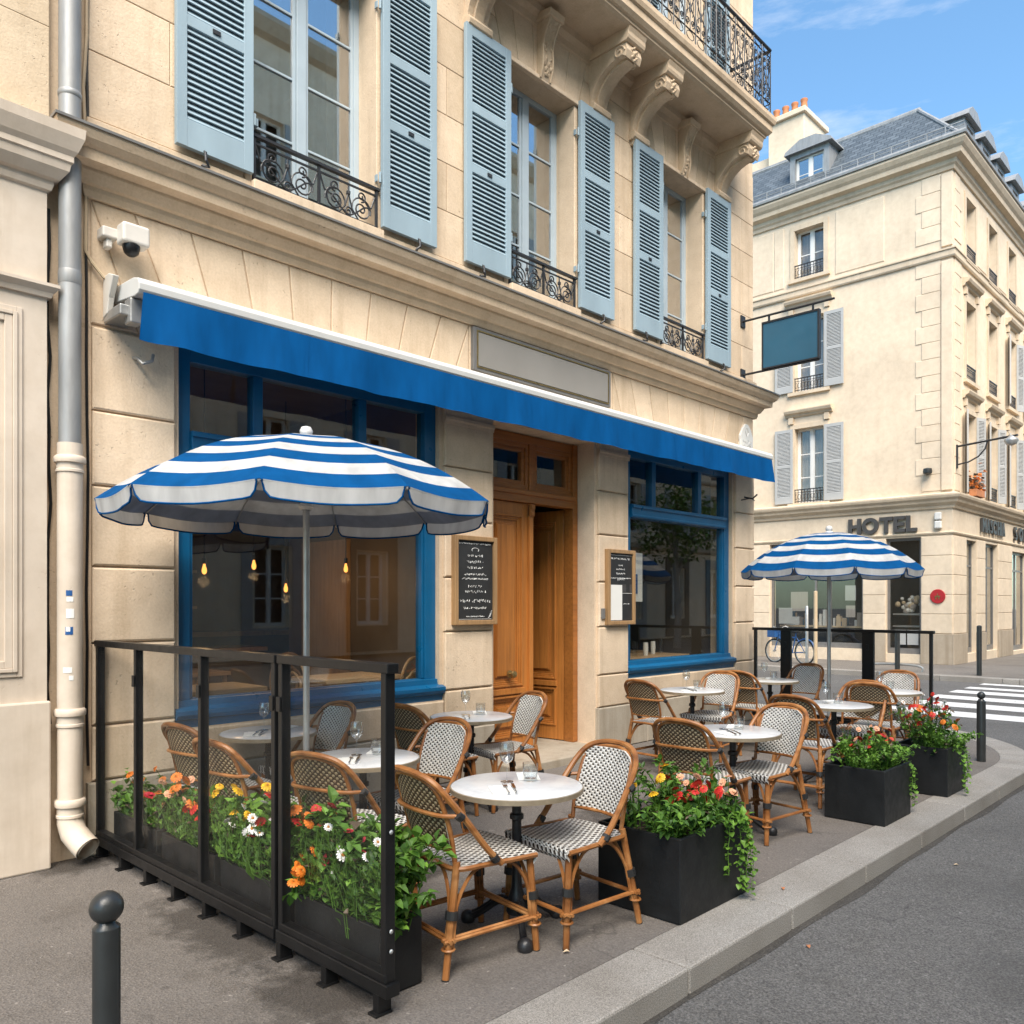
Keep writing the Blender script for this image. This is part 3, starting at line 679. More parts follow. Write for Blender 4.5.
for wi,(a,c) in enumerate(UW):     # second floor shutters behind the balcony
    for x in (a-.62,c+.03):
        s=shutter_mb(.59,2.4); s.v=[Vector((v.x+x,v.y-.03,v.z+8.22)) for v in s.v]; s.build('shutter',M['shutter'],bld)
# rooms --------------------------------------------------------------
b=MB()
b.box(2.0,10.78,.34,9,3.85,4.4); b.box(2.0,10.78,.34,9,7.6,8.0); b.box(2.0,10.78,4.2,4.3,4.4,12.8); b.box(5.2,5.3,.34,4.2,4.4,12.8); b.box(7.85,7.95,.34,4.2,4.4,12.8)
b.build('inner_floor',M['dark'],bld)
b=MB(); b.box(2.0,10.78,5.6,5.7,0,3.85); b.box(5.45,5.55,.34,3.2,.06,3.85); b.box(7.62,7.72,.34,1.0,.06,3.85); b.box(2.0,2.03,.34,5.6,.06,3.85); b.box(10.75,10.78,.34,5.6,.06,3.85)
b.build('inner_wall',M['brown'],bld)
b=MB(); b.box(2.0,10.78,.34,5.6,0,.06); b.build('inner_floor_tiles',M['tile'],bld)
# shop windows -------------------------------------------------------
def shopwin(x0,x1,z0,z1,muls,zt):
    b=MB(); y=.05
    b.box(x0,x0+.11,y,y+.12,z0+.08,z1); b.box(x1-.13,x1,y,y+.12,z0+.08,z1); b.box(x0+.11,x1-.13,y+.003,y+.117,z1-.09,z1)
    b.box(x0+.11,x1-.13,y-.03,y+.115,zt-.085,zt+.075); b.box(x0+.11,x1-.13,y-.05,y-.03,zt+.03,zt+.065); b.box(x0+.11,x1-.13,y-.04,y-.03,zt-.075,zt-.05)
    b.box(x0+.13,x1-.15,y+.02,y+.1,z0+.08,z0+.13)
    for m in muls: b.box(m-.042,m+.042,y+.012,y+.11,zt+.075,z1-.09)
    for q in (x0+.11,x1-.155): b.box(q,q+.025,y+.015,y+.105,z0+.13,zt-.085)
    f=b.build('window',M['blue'],bld,bevel=.008)
    s=MB(); s.mould([(x0-.03,y+.0),(x1+.04,y+.0)],[(-.02,z0-.075),(.05,z0-.075),(.06,z0-.02),(.085,z0-.01),(.10,z0+.02),(.10,z0+.05),(.03,z0+.075),(.025,z0+.12),(-.02,z0+.125)]); s.build('sill',M['blue'],f)
    g=MB(); ed=[x0+.11]+list(muls)+[x1-.13]
    g.box(x0+.12,x1-.14,y+.062,y+.068,z0+.11,zt-.07)
    for p,q in zip(ed,ed[1:]): g.box(p,q,y+.06,y+.066,zt+.06,z1-.08)
    g.build('pane',M['glass'],f)
shopwin(2.63,5.10,.85,3.53,[3.29,4.28],2.86); shopwin(8.07,10.53,.86,3.53,[8.70,9.78],2.80)
# door ---------------------------------------------------------------
dy=.25; b=MB()
b.box(5.82,5.92,dy-.02,dy+.12,.085,3.49); b.box(7.33,7.41,dy-.02,dy+.12,.085,3.49)
b.box(5.92,7.33,dy-.03,dy+.11,2.76,2.90); b.box(5.92,7.33,dy-.055,dy-.03,2.84,2.885); b.box(5.92,7.33,dy,dy+.1,3.40,3.49)
b.box(6.60,6.66,dy-.01,dy+.09,2.90,3.40)
for p,q in ((5.92,6.60),(6.66,7.33)):
    for k,(i,yy) in enumerate(((0.0,.0),(.045,.015))):
        a,c,e,f=p+i,q-i,2.90+i,3.40-i; w=.05
        b.box(a,a+w,dy+yy+.004,dy+.08,e,f); b.box(c-w,c,dy+yy+.004,dy+.08,e,f); b.box(a+w,c-w,dy+yy+.004,dy+.08,e,e+w); b.box(a+w,c-w,dy+yy+.004,dy+.08,f-w,f)
df=b.build('door_frame',M['door_x'],bld,bevel=.006)
b=MB(); b.box(6.01,6.51,dy+.05,dy+.055,2.99,3.31); b.box(6.75,7.24,dy+.05,dy+.055,2.99,3.31); b.build('pane',M['glass'],df)
def leaf_mb(w,h,t=.055):
    """panelled leaf: local x 0..w, y 0 (face) .. t, z 0..h"""
    g=MB(); st=.105; rl=[(0,.16),(.60,.70),(h-.13,h)]
    g.box(0,st,0,t,0,h); g.box(w-st,w,0,t,0,h)
    for a,c in rl: g.box(st,w-st,.001,t-.001,a,c)
    g.box(st-.02,w-st+.02,-.022,.0,.62,.68)
    def panel(a,c,e,f):
        for k,(i,wd,yy) in enumerate(((0,.022,-.012),(.022,.018,.006),(.04,.02,.016))):
            g.box(a+i,a+i+wd,yy,t-.004,e+i,f-i); g.box(c-i-wd,c-i,yy,t-.004,e+i,f-i); g.box(a+i+wd,c-i-wd,yy,t-.004,e+i,e+i+wd); g.box(a+i+wd,c-i-wd,yy,t-.004,f-i-wd,f-i)
        g.box(a+.06,c-.06,.032,t-.008,e+.06,f-.06); g.box(a+.115,c-.115,.006,.036,e+.115,f-.115); g.box(a+.10,c-.10,.018,.035,e+.10,f-.10)
    panel(st,w-st,.16,.60); panel(st,w-st,.70,h-.13)
    return g
def knob_mb(x,y,z,sy=-1):
    g=MB(); P=[(.042,0),(.042,.008),(.016,.014),(.014,.034),(.030,.044),(.040,.062),(.034,.080),(.0005,.09)]
    n=14; vs=[(x+r*math.cos(2*PI*k/n),y+sy*d,z+r*math.sin(2*PI*k/n)) for r,d in P for k in range(n)]
    return g.add(vs,[(i*n+k,i*n+(k+1)%n,(i+1)*n+(k+1)%n,(i+1)*n+k) for i in range(len(P)-1) for k in range(n)])
lw=.70; lh=2.66
L=leaf_mb(lw,lh); L.v=[v+Vector((5.925,dy+.02,.095)) for v in L.v]
d1=tag(L.build('door',M['door'],bld,bevel=.004),'closed left leaf of the panelled oak door')
b=MB(); b.box(6.60,6.66,dy-.015,dy+.07,.095,2.62); b.box(6.595,6.665,dy-.03,dy-.01,2.62,2.75); b.box(6.605,6.655,dy-.04,dy-.03,2.63,2.66); b.box(6.602,6.658,dy-.045,dy-.03,2.69,2.74); b.build('astragal',M['door'],d1,bevel=.006)
knob_mb(6.30,dy+.0,.93).build('handle',M['brass'],d1,smooth=True)
X=Matrix.Translation((7.33,dy+.13,.095))@Matrix.Rotation(R_(-84),4,'Z')@Matrix.Translation((-lw,0,0))
L=leaf_mb(lw,lh); L.v=[X@v for v in L.v]; d2=tag(L.build('door',M['door'],bld,bevel=.004),'right leaf of the panelled oak door standing open')
k=knob_mb(.09,-.0,.84); k.v=[X@v for v in k.v]; k.build('handle',M['brass'],d2,smooth=True)
b=MB(); b.box(7.50,7.56,-.055,-.030,1.50,1.62); b.build('door_bell',M['signedge'],bld,bevel=.004)
# ================================================================== LEFT BUILDING
lb=thing('neighbour_building','plain cream painted shopfront building at the left edge, beside the drainpipe','building',(-2,0,0))
b=MB(); b.box(-9,1.74,-.10,8,0,4.72); b.build('shopfront_wall',M['cream'],lb)
b=MB(); b.box(-9,1.755,-.135,-.10,0,1.06); b.build('plinth',M['cream'],lb,bevel=.012)
b=MB()
for x0,x1 in ((-.75,1.60),(-3.6,-1.2)):
    for i,(w,o) in enumerate(((.03,.012),(.025,.024),(.045,.016))):
        k=sum((.03,.025,.045)[:i]); a,c,e,f=x0+k,x1-k,1.22+k,3.50-k
        b.box(a,a+w,-.1-o,-.1,e,f); b.box(c-w,c,-.1-o,-.1,e,f); b.box(a+w,c-w,-.1-o,-.1,e,e+w); b.box(a+w,c-w,-.1-o,-.1,f-w,f)
    b.build('panel_moulding',M['cream'],lb,bevel=.004); b=MB()
b=MB(); b.mould([(-9,-.10),(1.74,-.10),(1.74,.1)],[(0,3.60),(.02,3.60),(.03,3.63),(.06,3.66),(.06,3.68),(.0,3.70)]); b.build('ledge',M['cream'],lb)
b=MB(); b.mould([(-9,-.10),(1.74,-.10),(1.74,.12)],[(0,4.27),(.02,4.28),(.03,4.31),(.03,4.335),(.06,4.345),(.10,4.40),(.11,4.45),(.12,4.455),(.12,4.49),(.14,4.52),(.17,4.60),(.175,4.66),(.0,4.72)]); b.build('cornice',M['cream'],lb)
b=MB(); b.box(-9,1.775,-.04,8,4.72,12); b.build('upper_wall',M['upper'],lb)
b=MB(); zz=[4.74,5.35,6.05,6.75,7.5]
for e,f in zip(zz,zz[1:]):
    b.block([(-3,e),(1.45,e),(1.45,f),(-3,f)],-.04,.03,.006,.012)
    b.block([(1.46,e),(1.77,e),(1.77,f),(1.46,f)],-.04,.012,.001,.004)
b.build('quoins',M['upper'],lb)
# drainpipe and cables in the gap -----------------------------------
dp=thing('drainpipe','grey zinc downpipe with a cream lower half between the two facades','drainpipe',(1.875,-.09,0))
px,py=1.875,-.10
b=MB(); b.lathe([(.066,2.66),(.066,9.5)],20,(px,py,0)); b.lathe([(.066,4.92),(.0705,4.925),(.0705,4.955),(.066,4.96)],20,(px,py,0)); b.lathe([(.066,3.72),(.069,3.725),(.069,3.80),(.066,3.81)],20,(px,py,0)); b.build('upper_pipe',M['zinc'],dp,smooth=True)
b=MB(); b.tube([(px,py,2.70),(px,py,.36),(px,py,.27),(px+.012,py-.03,.20),(px+.045,py-.10,.135),(px+.06,py-.14,.11)],[.075,.075,.078,.08,.08,.08],18,cap=False)
b.tube([(px+.06,py-.14,.11),(px+.053,py-.125,.12),(px+.0,py-.02,.2)],[.066,.064,.06],18,cap=False); 
lp=b.build('lower_pipe',M['cream'],dp,smooth=True)
for z,hh in ((2.60,.09),(.98,.10),(.40,.10)):
    b=MB(); b.lathe([(.075,z-hh),(.083,z-hh+.005),(.083,z-hh+.02),(.078,z-hh+.025),(.078,z-.03),(.092,z-.025),(.095,z-.01),(.092,z+.012),(.083,z+.02),(.075,z+.022)],20,(px,py,0)); b.build('collar',M['cream'],dp,smooth=True)
for (u,z,w,h,c) in ((0,1.74,.028,.035,0),(0.008,1.70,.03,.03,1),(0,1.5,.034,.05,0),(-.01,1.51,.02,.03,1),(0.01,1.61,.035,.06,1),(-.015,1.25,.04,.035,1),(.02,1.2,.02,.03,1)):
    b=MB(); vs=[]
    for k in range(6):
        a=-PI*.62+u*8+ (k/5-.5)*w/.076*1.3; 
        for zz_ in(-h/2,h/2): vs.append((px+.0765*math.cos(a),py+.0765*math.sin(a),z+zz_+.006*math.sin(k*3.1)))
    b.add(vs,[(2*k,2*k+2,2*k+3,2*k+1) for k in range(5)],c); b.build('torn_sticker',[M['bike'],M['paper']],lp)
rc=random.Random(5)
def cable(nm,lab,x,y,z0,z1,m,amp=.02,extra=()):
    P=[(x+rc.uniform(-amp,amp)*.6,y+rc.uniform(-amp,amp)*.2,z0+(z1-z0)*i/14) for i in range(15)]; P=list(extra)+P
    b=MB(); b.tube(P,.011 if m is M['tan'] else .009,6); tag(b.build(nm,m,smooth=True),lab,'cable')
cable('cable','pale cable running up the wall just right of the drainpipe',1.99,-.03,4.0,9,M['tan'],.02,((2.18,-.10,3.80),(2.10,-.05,3.85),(2.03,-.04,3.93)))
cable('cable','dark cable clipped to the wall edge beside the awning bracket',2.005,-.025,.6,6,M['black'],.012)
cable('cable','thin dark cable hanging in the shadow left of the drainpipe',1.775,-.03,.9,4.2,M['black'],.02)
# ================================================================== HOTEL
hx,hy0=24.7,1.2
ht=thing('hotel_building','cream rendered corner hotel with slate mansard roof across the side street','building',(hx,hy0,0))
XL=Matrix(((0,1,0,hx),(-1,0,0,12.0),(0,0,1,0),(0,0,0,1)))       # left face: u=12-y
XR=Matrix.Translation((hx,hy0,0))
UL=10.8
def hb(xf):
    m=MB(); m.xf=xf; return m
lwins=[(6.29,7.21,11.75,13.25,'t'),(6.29,7.21,8.25,10.5,'m'),(6.29,7.21,4.80,7.10,'l'),(2.6,3.5,11.75,13.25,'t'),(2.6,3.5,8.25,10.5,'m'),(2.6,3.5,4.80,7.10,'l')]
rwins=[]
for i in range(9):
    x=1.15+2.28*i; rwins+=[(x,x+.92,11.45,13.2,'t'),(x,x+.92,8.05,10.25,'m'),(x,x+.92,4.80,7.10,'l')]
lshop=[(5.46,8.37,.35,3.55),(9.03,9.98,.25,3.55),(1.0,4.4,.35,3.55)]
rshop=[(1.2,2.2,.25,3.5),(3.1,4.5,.25,3.5),(6.2,8.2,.12,3.4),(9.2,11.0,.25,3.5),(12.5,14.0,.25,3.5),(15.5,17,.25,3.5)]
b=hb(XL); b.wall(0,UL,0,14.0,[w[:4] for w in lwins]+lshop,0,.4); w1=b.build('wall',M['hotel'],ht)
b=hb(XR); b.wall(.4,24,0,14.0,[w[:4] for w in rwins]+rshop,0,.4); b.build('wall',M['hotel'],ht)
b=MB(); b.box(hx+.4,hx+24,hy0+10.4,hy0+10.8,0,14); b.box(hx+23.6,hx+24,hy0+.4,hy0+10.4,0,14)
for z in (.0,4.3,7.6,11.0,13.9): b.box(hx+.4,hx+23.6,hy0+.4,hy0+10.4,z+.02,z+.2)
b.box(hx+3.4,hx+3.5,hy0+2.6,hy0+10.4,.2,13.9); b.box(hx+.4,hx+23.6,hy0+2.4,hy0+2.5,.2,13.9)
b.build('inner_wall',M['dark'],ht)
hp=[(hx,12),(hx,hy0),(hx+24,hy0)]
def hm(name,prof,m='hotel_trim'):
    q=MB(); q.mould(hp,prof); return q.build(name,M[m],ht)
hm('cornice',[(0,13.55),(.05,13.56),(.07,13.65),(.12,13.70),(.14,13.80),(.28,13.86),(.30,13.98),(.36,14.05),(.42,14.16),(.42,14.22),(0,14.26)])
hm('string_course',[(0,11.18),(.05,11.18),(.07,11.22),(.07,11.36),(.10,11.38),(.10,11.42),(0,11.46)])
hm('shop_cornice',[(0,4.30),(.05,4.31),(.07,4.38),(.16,4.46),(.18,4.52),(.24,4.58),(.26,4.64),(.26,4.68),(0,4.75)])
hm('fascia_ledge',[(0,3.60),(.035,3.60),(.05,3.64),(.035,3.67),(0,3.68)])
hm('gutter',[(.30,14.22),(.46,14.24),(.47,14.30),(.44,14.36),(.30,14.34)],'zinc')
# quoins, pier joints, base
b=hb(XL); z=4.8; k=0
while z<13.4:
    h=.46; wq=.96 if k%2 else .80
    if not(10.9<z<11.45): b.block([(UL-wq,z),(UL-.30,z),(UL-.30,z+h),(UL-wq,z+h)],0,.018,.006,.008)
    z+=h; k+=1
b.block([(UL-.28,4.8),(UL-.0,4.8),(UL-.0,11.1),(UL-.28,11.1)],0,.05,.002,.006); b.block([(UL-.28,11.5),(UL,11.5),(UL,13.5),(UL-.28,13.5)],0,.05,.002,.006)
for u0,u1 in ((8.37,9.03),(9.98,10.8),(4.4,5.46)):
    for i in range(5): b.block([(u0+.01,.85+.54*i),(u1-.0,.85+.54*i),(u1-.0,1.39+.54*i),(u0+.01,1.39+.54*i)],0,.025,.006,.01)
for (a,c,e,f) in ((5.6,5.95,11.55,13.45),(7.55,9.0,11.55,13.45),(3.9,5.6,11.55,13.45)): b.block([(a,e),(c,e),(c,f),(a,f)],0,.02,.01,.02)
b.build('facing',M['hotel'],ht)
b=hb(XR); z=4.8; k=0
while z<13.4:
    h=.46; wq=.75 if k%2 else .62
    if not(10.9<z<11.45): b.block([(.14,z),(wq,z),(wq,z+h),(.14,z+h)],0,.018,.006,.008)
    z+=h; k+=1
for u0,u1 in ((0,1.2),(2.2,3.1),(4.5,6.2),(8.2,9.2)):
    for i in range(5): b.block([(u0,.85+.54*i),(u1-.01,.85+.54*i),(u1-.01,1.39+.54*i),(u0,1.39+.54*i)],0,.025,.006,.01)
for i in range(8):
    x=2.25+2.28*i; b.block([(x,11.55),(x+1.0,11.55),(x+1.0,13.4),(x,13.4)],0,.02,.01,.02)
b.build('facing',M['hotel'],ht)
for xf,segs in ((XL,((4.4,5.46),(8.37,9.03),(9.98,10.80))),(XR,((-.05,1.2),(2.2,3.1),(4.5,6.2),(8.2,9.2),(11,12.5)))):
    for a,c in segs: q=hb(xf); q.box(a,c,-.05,.0,0,.84); q.build('base_course',M['hotel_low'],ht,bevel=.01)
# windows
def hotel_window(xf,x0,x1,z0,z1,kind,right=False):
    q=hb(xf); pn=casement(q,x0,x1,z0,z1,.22,3 if kind!='t' else 2,.06,2,.05,.03); w=q.build('window',M['white_frame'],ht)
    q=hb(xf)
    for p in pn: q.box(p[0]-.005,p[1]+.005,.245,.25,p[2]-.005,p[3]+.005)
    q.build('pane',M['glass'],w)
    q=curtain_mb(x0+.06,x1-.06,z0+.05,z1-.05,.36,.02,20,int(x0*10)); q.v=[xf@v for v in q.v]; q.build('curtain',M['curtain'],w,smooth=True)
    q=hb(xf); h=.42
    q.box(x0,x1,-.03,.0,z0+h-.03,z0+h); q.box(x0,x1,-.025,-.005,z0+.03,z0+.05); q.box(x0,x1,-.02,-.008,z0+h-.11,z0+h-.095)
    n=9
    for i in range(n+1): x=x0+.012+(x1-x0-.024)*i/n; q.box(x-.008,x+.008,-.02,-.006,z0+.0,z0+h)
    for i in range(n):
        m=x0+(x1-x0)*(i+.5)/n; r=(x1-x0)/n*.42
        q.tube([(m+r*math.cos(t),-.013,z0+.19+.08*math.sin(t)) for t in [2*PI*k/10 for k in range(10)]],.006,4,True)
    q.build('guard',M['iron'],w)
    q=hb(xf); q.box(x0-.14,x0,-.035,0,z0-.02,z1+.13); q.box(x1,x1+.14,-.035,0,z0-.02,z1+.13); q.box(x0,x1,-.035,0,z1,z1+.13); q.box(x0-.2,x1+.2,-.09,0,z0-.12,z0-.02); q.build('surround',M['hotel_trim'],w)
    if kind in 'ml':
        q=hb(xf); q.mould([(x0-.28,-.002),(x1+.28,-.002)],[(0,z1+.36),(.06,z1+.38),(.09,z1+.44),(.16,z1+.47),(.19,z1+.54),(.19,z1+.57),(0,z1+.60)]); q.build('pediment',M['hotel_trim'],w)
        for x in (x0-.18,x1+.03): q=hb(xf); q.box(x,x+.15,-.08,0,z1+.16,z1+.36); q.build('pediment_bracket',M['hotel_trim'],w)
        if kind=='l' or not right or x0>5:
            for x in (x0-.62 if not right else x0-.44,x1+.04 if right else x1+.04):
                ww=.58 if not right else .40
                s=shutter_mb(ww,z1-z0,.04,False); 
                if right:   # shutters stand half open, leaf turned out from the wall
                    ang=R_(20 if x>x0 else -20); piv=x if x>x0 else x+ww
                    s.v=[Matrix.Translation((piv,0,0))@Matrix.Rotation(-ang if x>x0 else -ang,4,'Z')@Matrix.Translation((-piv,0,0))@Vector((v.x+x,v.y-.02,v.z+z0)) for v in s.v]
                else: s.v=[Vector((v.x+x,v.y-.04,v.z+z0)) for v in s.v]
                s.v=[xf@v for v in s.v]; s.build('shutter',M['grey_shutter'],ht)
for w_ in lwins: hotel_window(XL,*w_)
for w_ in rwins: hotel_window(XR,*w_,True)
# shop fronts
def hshop(xf,x0,x1,z0,z1,muls,door=None):
    q=hb(xf); y=.12; q.box(x0,x0+.07,y,y+.08,z0,z1); q.box(x1-.07,x1,y,y+.08,z0,z1); q.box(x0+.07,x1-.07,y,y+.08,z1-.08,z1); q.box(x0+.07,x1-.07,y,y+.08,z0,z0+.16); q.box(x0+.07,x1-.07,y+.002,y+.078,2.75,2.81)
    for m in muls: q.box(m-.03,m+.03,y+.004,y+.076,z0+.16,z1-.08)
    f=q.build('shop_window',M['signedge'],ht); q=hb(xf); q.box(x0+.07,x1-.07,y+.03,y+.036,z0+.16,z1-.08); q.build('pane',M['glass'],f)
    return f
f1=hshop(XL,*lshop[0],[6.9,7.35]); f2=hshop(XL,*lshop[1],[]); hshop(XL,*lshop[2],[2.6])
for s_ in rshop: hshop(XR,*s_,[(s_[0]+s_[1])/2])
q=hb(XL)
for qi,(u,z,w,h) in enumerate(((7.95,2.0,.32,.45),(7.95,1.45,.28,.35),(5.9,1.3,.45,.5),(6.35,1.75,.55,.6),(6.15,1.15,.4,.25))): 
    q=hb(XL); q.box(u-w/2,u+w/2,.165+.006*qi,.168+.006*qi,z-h/2,z+h/2); q.build('poster',M['curtain'] if qi%2 else M['grey_shutter'],f1)
for (u,z,w,h) in ((9.38,.72,.30,.42),(9.72,.72,.30,.42)): q=hb(XL); q.box(u-w/2,u+w/2,.138,.143,z-h/2,z+h/2); q.build('poster',M['grey_shutter'],f2)
q=hb(XL); rr=random.Random(19)
q.box(5.55,8.3,.5,.95,.95,1.0)
for i in range(30): u=rr.uniform(5.6,8.2); w_=rr.uniform(.04,.16); q.box(u,u+w_,.55+.02*(i%9),.6+.02*(i%9)+.05,1.0,1.0+rr.uniform(.08,.5),i%4)
q.build('window_display',[M['tan'],M['white'],M['curtain'],M['teal']],f1)
q=hb(XL); q.box(9.05,9.96,.5,.9,2.55,2.62); q.box(9.05,9.96,.5,.9,1.35,1.40); q.box(9.05,9.96,.5,.9,1.0,1.05); q.build('display_shelf',M['grey_metal'],f2)
q=hb(XL); rr=random.Random(9)
for i in range(34):
    u=rr.gauss(9.5,.2); z=1.42+abs(rr.gauss(.25,.18)); r=rr.uniform(.05,.10); q.lathe([(.001,-r),(r*.8,-r*.6),(r,0),(r*.8,r*.6),(.001,r)],7,(min(9.85,max(9.15,u)),.62,z),i%3)
q.build('window_display',[M['tan'],M['white'],M['curtain']],f2)
# mansard roof, dormers, chimneys
E0,E1,RZ0,RZ1=-.30,1.3,14.28,16.25
b=MB(); b.m=0
def roofface(p,uvs): b.add(p,[(0,1,2,3)],0,[uvs])
Ls=math.hypot(E1-E0,RZ1-RZ0)
roofface([(hx+E0,12,RZ0),(hx+E0,hy0+E0,RZ0),(hx+E1,hy0+E1,RZ1),(hx+E1,12,RZ1)],[(0,0),(11.1,0),(9.5,Ls),(0,Ls)])
roofface([(hx+E0,hy0+E0,RZ0),(hx+24,hy0+E0,RZ0),(hx+24,hy0+E1,RZ1),(hx+E1,hy0+E1,RZ1)],[(0,0),(24.3,0),(24.3,Ls),(1.6,Ls)])
b.build('roof',M['slate'],ht,normals=False)
b=MB(); b.add([(hx+E1,hy0+E1,RZ1),(hx+24,hy0+E1,RZ1),(hx+24,12,RZ1+.9),(hx+E1+2,12,RZ1+.9),(hx+E1,12,RZ1)],[(0,1,2,3,4)])
b.tube([(hx+E1,12,RZ1),(hx+E1,hy0+E1,RZ1),(hx+24,hy0+E1,RZ1)],.09,8); b.tube([(hx+E0,hy0+E0,RZ0),(hx+E1,hy0+E1,RZ1)],.06,8); b.build('roof_ridge',M['zinc'],ht)
def dormer(xf,x,w=1.25,z0=14.35,h=1.35):
    q=hb(xf); y0=.12; q.box(x-w/2,x-w/2+.17,y0,y0+1.6,z0,z0+h); q.box(x+w/2-.17,x+w/2,y0,y0+1.6,z0,z0+h); q.box(x-w/2+.17,x+w/2-.17,y0,y0+1.6,z0+h-.15,z0+h); q.box(x-w/2+.17,x+w/2-.17,y0,y0+.3,z0,z0+.15)
    d=q.build('dormer',M['zinc'],ht)
    q=hb(xf); q.prism([(x-w/2-.14,z0+h),(x+w/2+.14,z0+h),(x+w/2+.10,z0+h+.10),(x+.25,z0+h+.34),(x-.25,z0+h+.34),(x-w/2-.10,z0+h+.10)],'y',y0-.14,y0+1.9); q.build('dormer_roof',M['zinc'],d)
    q=hb(xf); casement(q,x-w/2+.17,x+w/2-.17,z0+.15,z0+h-.15,y0+.1,2,.05); q.build('frame',M['white_frame'],d)
    q=hb(xf); q.box(x-w/2+.2,x+w/2-.2,y0+.12,y0+.126,z0+.2,z0+h-.18); q.build('pane',M['glass_up'],d)
    q=hb(xf); q.box(x-w/2+.17,x+w/2-.17,y0+.5,y0+.52,z0,z0+h-.15); q.build('blind',M['curtain'],d)
for u in (6.7,3.0): dormer(XL,u)
for i in range(8): dormer(XR,2.05+1.65*i if i<3 else 7.2+2.3*(i-3),1.0)
ch=MB(); ch.box(hx+2.2,hx+3.9,6.42,7.7,14.5,18.2); ch.box(hx+2.1,hx+4.0,6.33,7.8,18.2,18.38)
cm=ch.build('chimney',M['hotel'],ht,bevel=.02)
for i in range(4):
    q=MB(); q.lathe([(.13,0),(.12,.08),(.10,.34),(.12,.38),(.12,.43),(.08,.44)],12,(hx+2.5,6.55+.33*i,18.38)); q.build('chimney_pot',M['terracotta'],cm,smooth=True)
ch=MB(); ch.box(hx+2.5,hx+4.2,7.75,10,14.5,17.3); cm=ch.build('chimney',M['hotel'],ht)
q=MB(); q.lathe([(.16,0),(.12,.5),(.14,.62)],12,(hx+2.8,9.3,17.2)); q.build('chimney_pot',M['terracotta'],cm,smooth=True)
b=MB(); 
for i in range(23): y=11.6-.47*i; b.box(hx-.43,hx-.40,y-.012,y+.012,14.36,14.55)
b.box(hx-.425,hx-.405,hy0-.4,11.9,14.55,14.575); b.box(hx-.425,hx-.405,hy0-.4,11.9,14.45,14.465); b.build('snow_guard',M['zinc'],ht)
# hotel signs ----------------------------------------------------------
def glyph(ch,H):
    """bold block letter as (x,z) polygons, width ~.8H"""
    t=.235*H; W=.80*H; bx=lambda a,c,e,f:[(a,e),(c,e),(c,f),(a,f)]
    if ch=='H': return W,[bx(0,t,0,H),bx(W-t,W,0,H),bx(t,W-t,.39*H,.61*H)]
    if ch=='T': return W,[bx(0,W,H-t,H),bx(W/2-t/2,W/2+t/2,0,H-t)]
    if ch=='E': return .68*H,[bx(0,t,0,H),bx(t,.68*H,0,t*.9),bx(t,.68*H,H-t*.9,H),bx(t,.62*H,.40*H,.60*H)]
    if ch=='L': return .64*H,[bx(0,t,0,H),bx(t,.64*H,0,t*.95)]
    if ch=='I': return t,[bx(0,t,0,H)]
    if ch=='N': return W,[bx(0,t*.9,0,H),bx(W-t*.9,W,0,H),[(t*.9,H),(t*.9,H*.62),(W-t*.9,0),(W-t*.9,H*.38)]]
    if ch=='M': return W*1.15,[bx(0,t*.85,0,H),bx(W*1.15-t*.85,W*1.15,0,H),[(t*.85,H),(t*.85,H*.6),(W*.575,H*.15),(W*.575,H*.55)],[(W*1.15-t*.85,H),(W*1.15-t*.85,H*.6),(W*.575,H*.15),(W*.575,H*.55)]]
    if ch=='A': return W,[[(0,0),(t,0),(W/2+t*.35,H),(W/2-t*.35,H)],[(W,0),(W-t,0),(W/2,H*.75),(W/2+t*.35,H)],bx(W*.3,W*.7,.22*H,.38*H)]
    if ch in 'OC':
        R=H/2*1.03; n=28; P=[]
        for i in range(n):
            if ch=='C' and (i<2 or i>n-4): continue
            a,c=2*PI*i/n,2*PI*(i+1)/n; P.append([(R+R*math.cos(a),H/2+R*math.sin(a)),(R+R*math.cos(c),H/2+R*math.sin(c)),(R+(R-t)*math.cos(c),H/2+(R-t)*math.sin(c)),(R+(R-t)*math.cos(a),H/2+(R-t)*math.sin(a))])
        return 2*R,P
    if ch=='S':
        R=H*.27; P=[]
        for cz,a0,a1 in ((H-R,.15*PI,1.5*PI),(R,-.85*PI,.5*PI)):
            for i in range(12):
                a,c=a0+(a1-a0)*i/12,a0+(a1-a0)*(i+1)/12; o,ii=R*1.0,R-t*.8
                P.append([(R*1.05+o*math.cos(a),cz+o*math.sin(a)),(R*1.05+o*math.cos(c),cz+o*math.sin(c)),(R*1.05+ii*math.cos(c),cz+ii*math.sin(c)),(R*1.05+ii*math.cos(a),cz+ii*math.sin(a))])
        return R*2.1,P
def word(root,text,xf,u0,u1,z,H,m):
    gl=[glyph(c,H) for c in text]; tot=sum(g[0] for g in gl); gap=((u1-u0)-tot)/(len(text)-1); u=u0
    for wd,polys in gl:
        q=hb(xf)
        for P in polys: q.prism([(p[0]+u,p[1]+z) for p in P],'y',-.09,-.02)
        q.build('letter',m,root); u+=wd+gap
hs=thing('hotel_sign','dark block letters reading HOTEL above the corner shopfront','sign',(hx,9,3.6)); word(hs,'HOTEL',XL,7.98,9.90,3.71,.46,M['letter'])
hs=thing('shop_sign','short illegible row of dark letters on the fascia right of the corner','sign',(hx+3,hy0,3.6)); word(hs,'MASCHIA',XR,2.55,5.05,3.80,.42,M['letter'])
hs=thing('shop_sign','dark lettering at the right edge of the picture above a doorway','sign',(hx+7,hy0,3.6)); word(hs,'SON',XR,6.3,7.9,3.75,.45,M['letter'])
q=hb(XL)
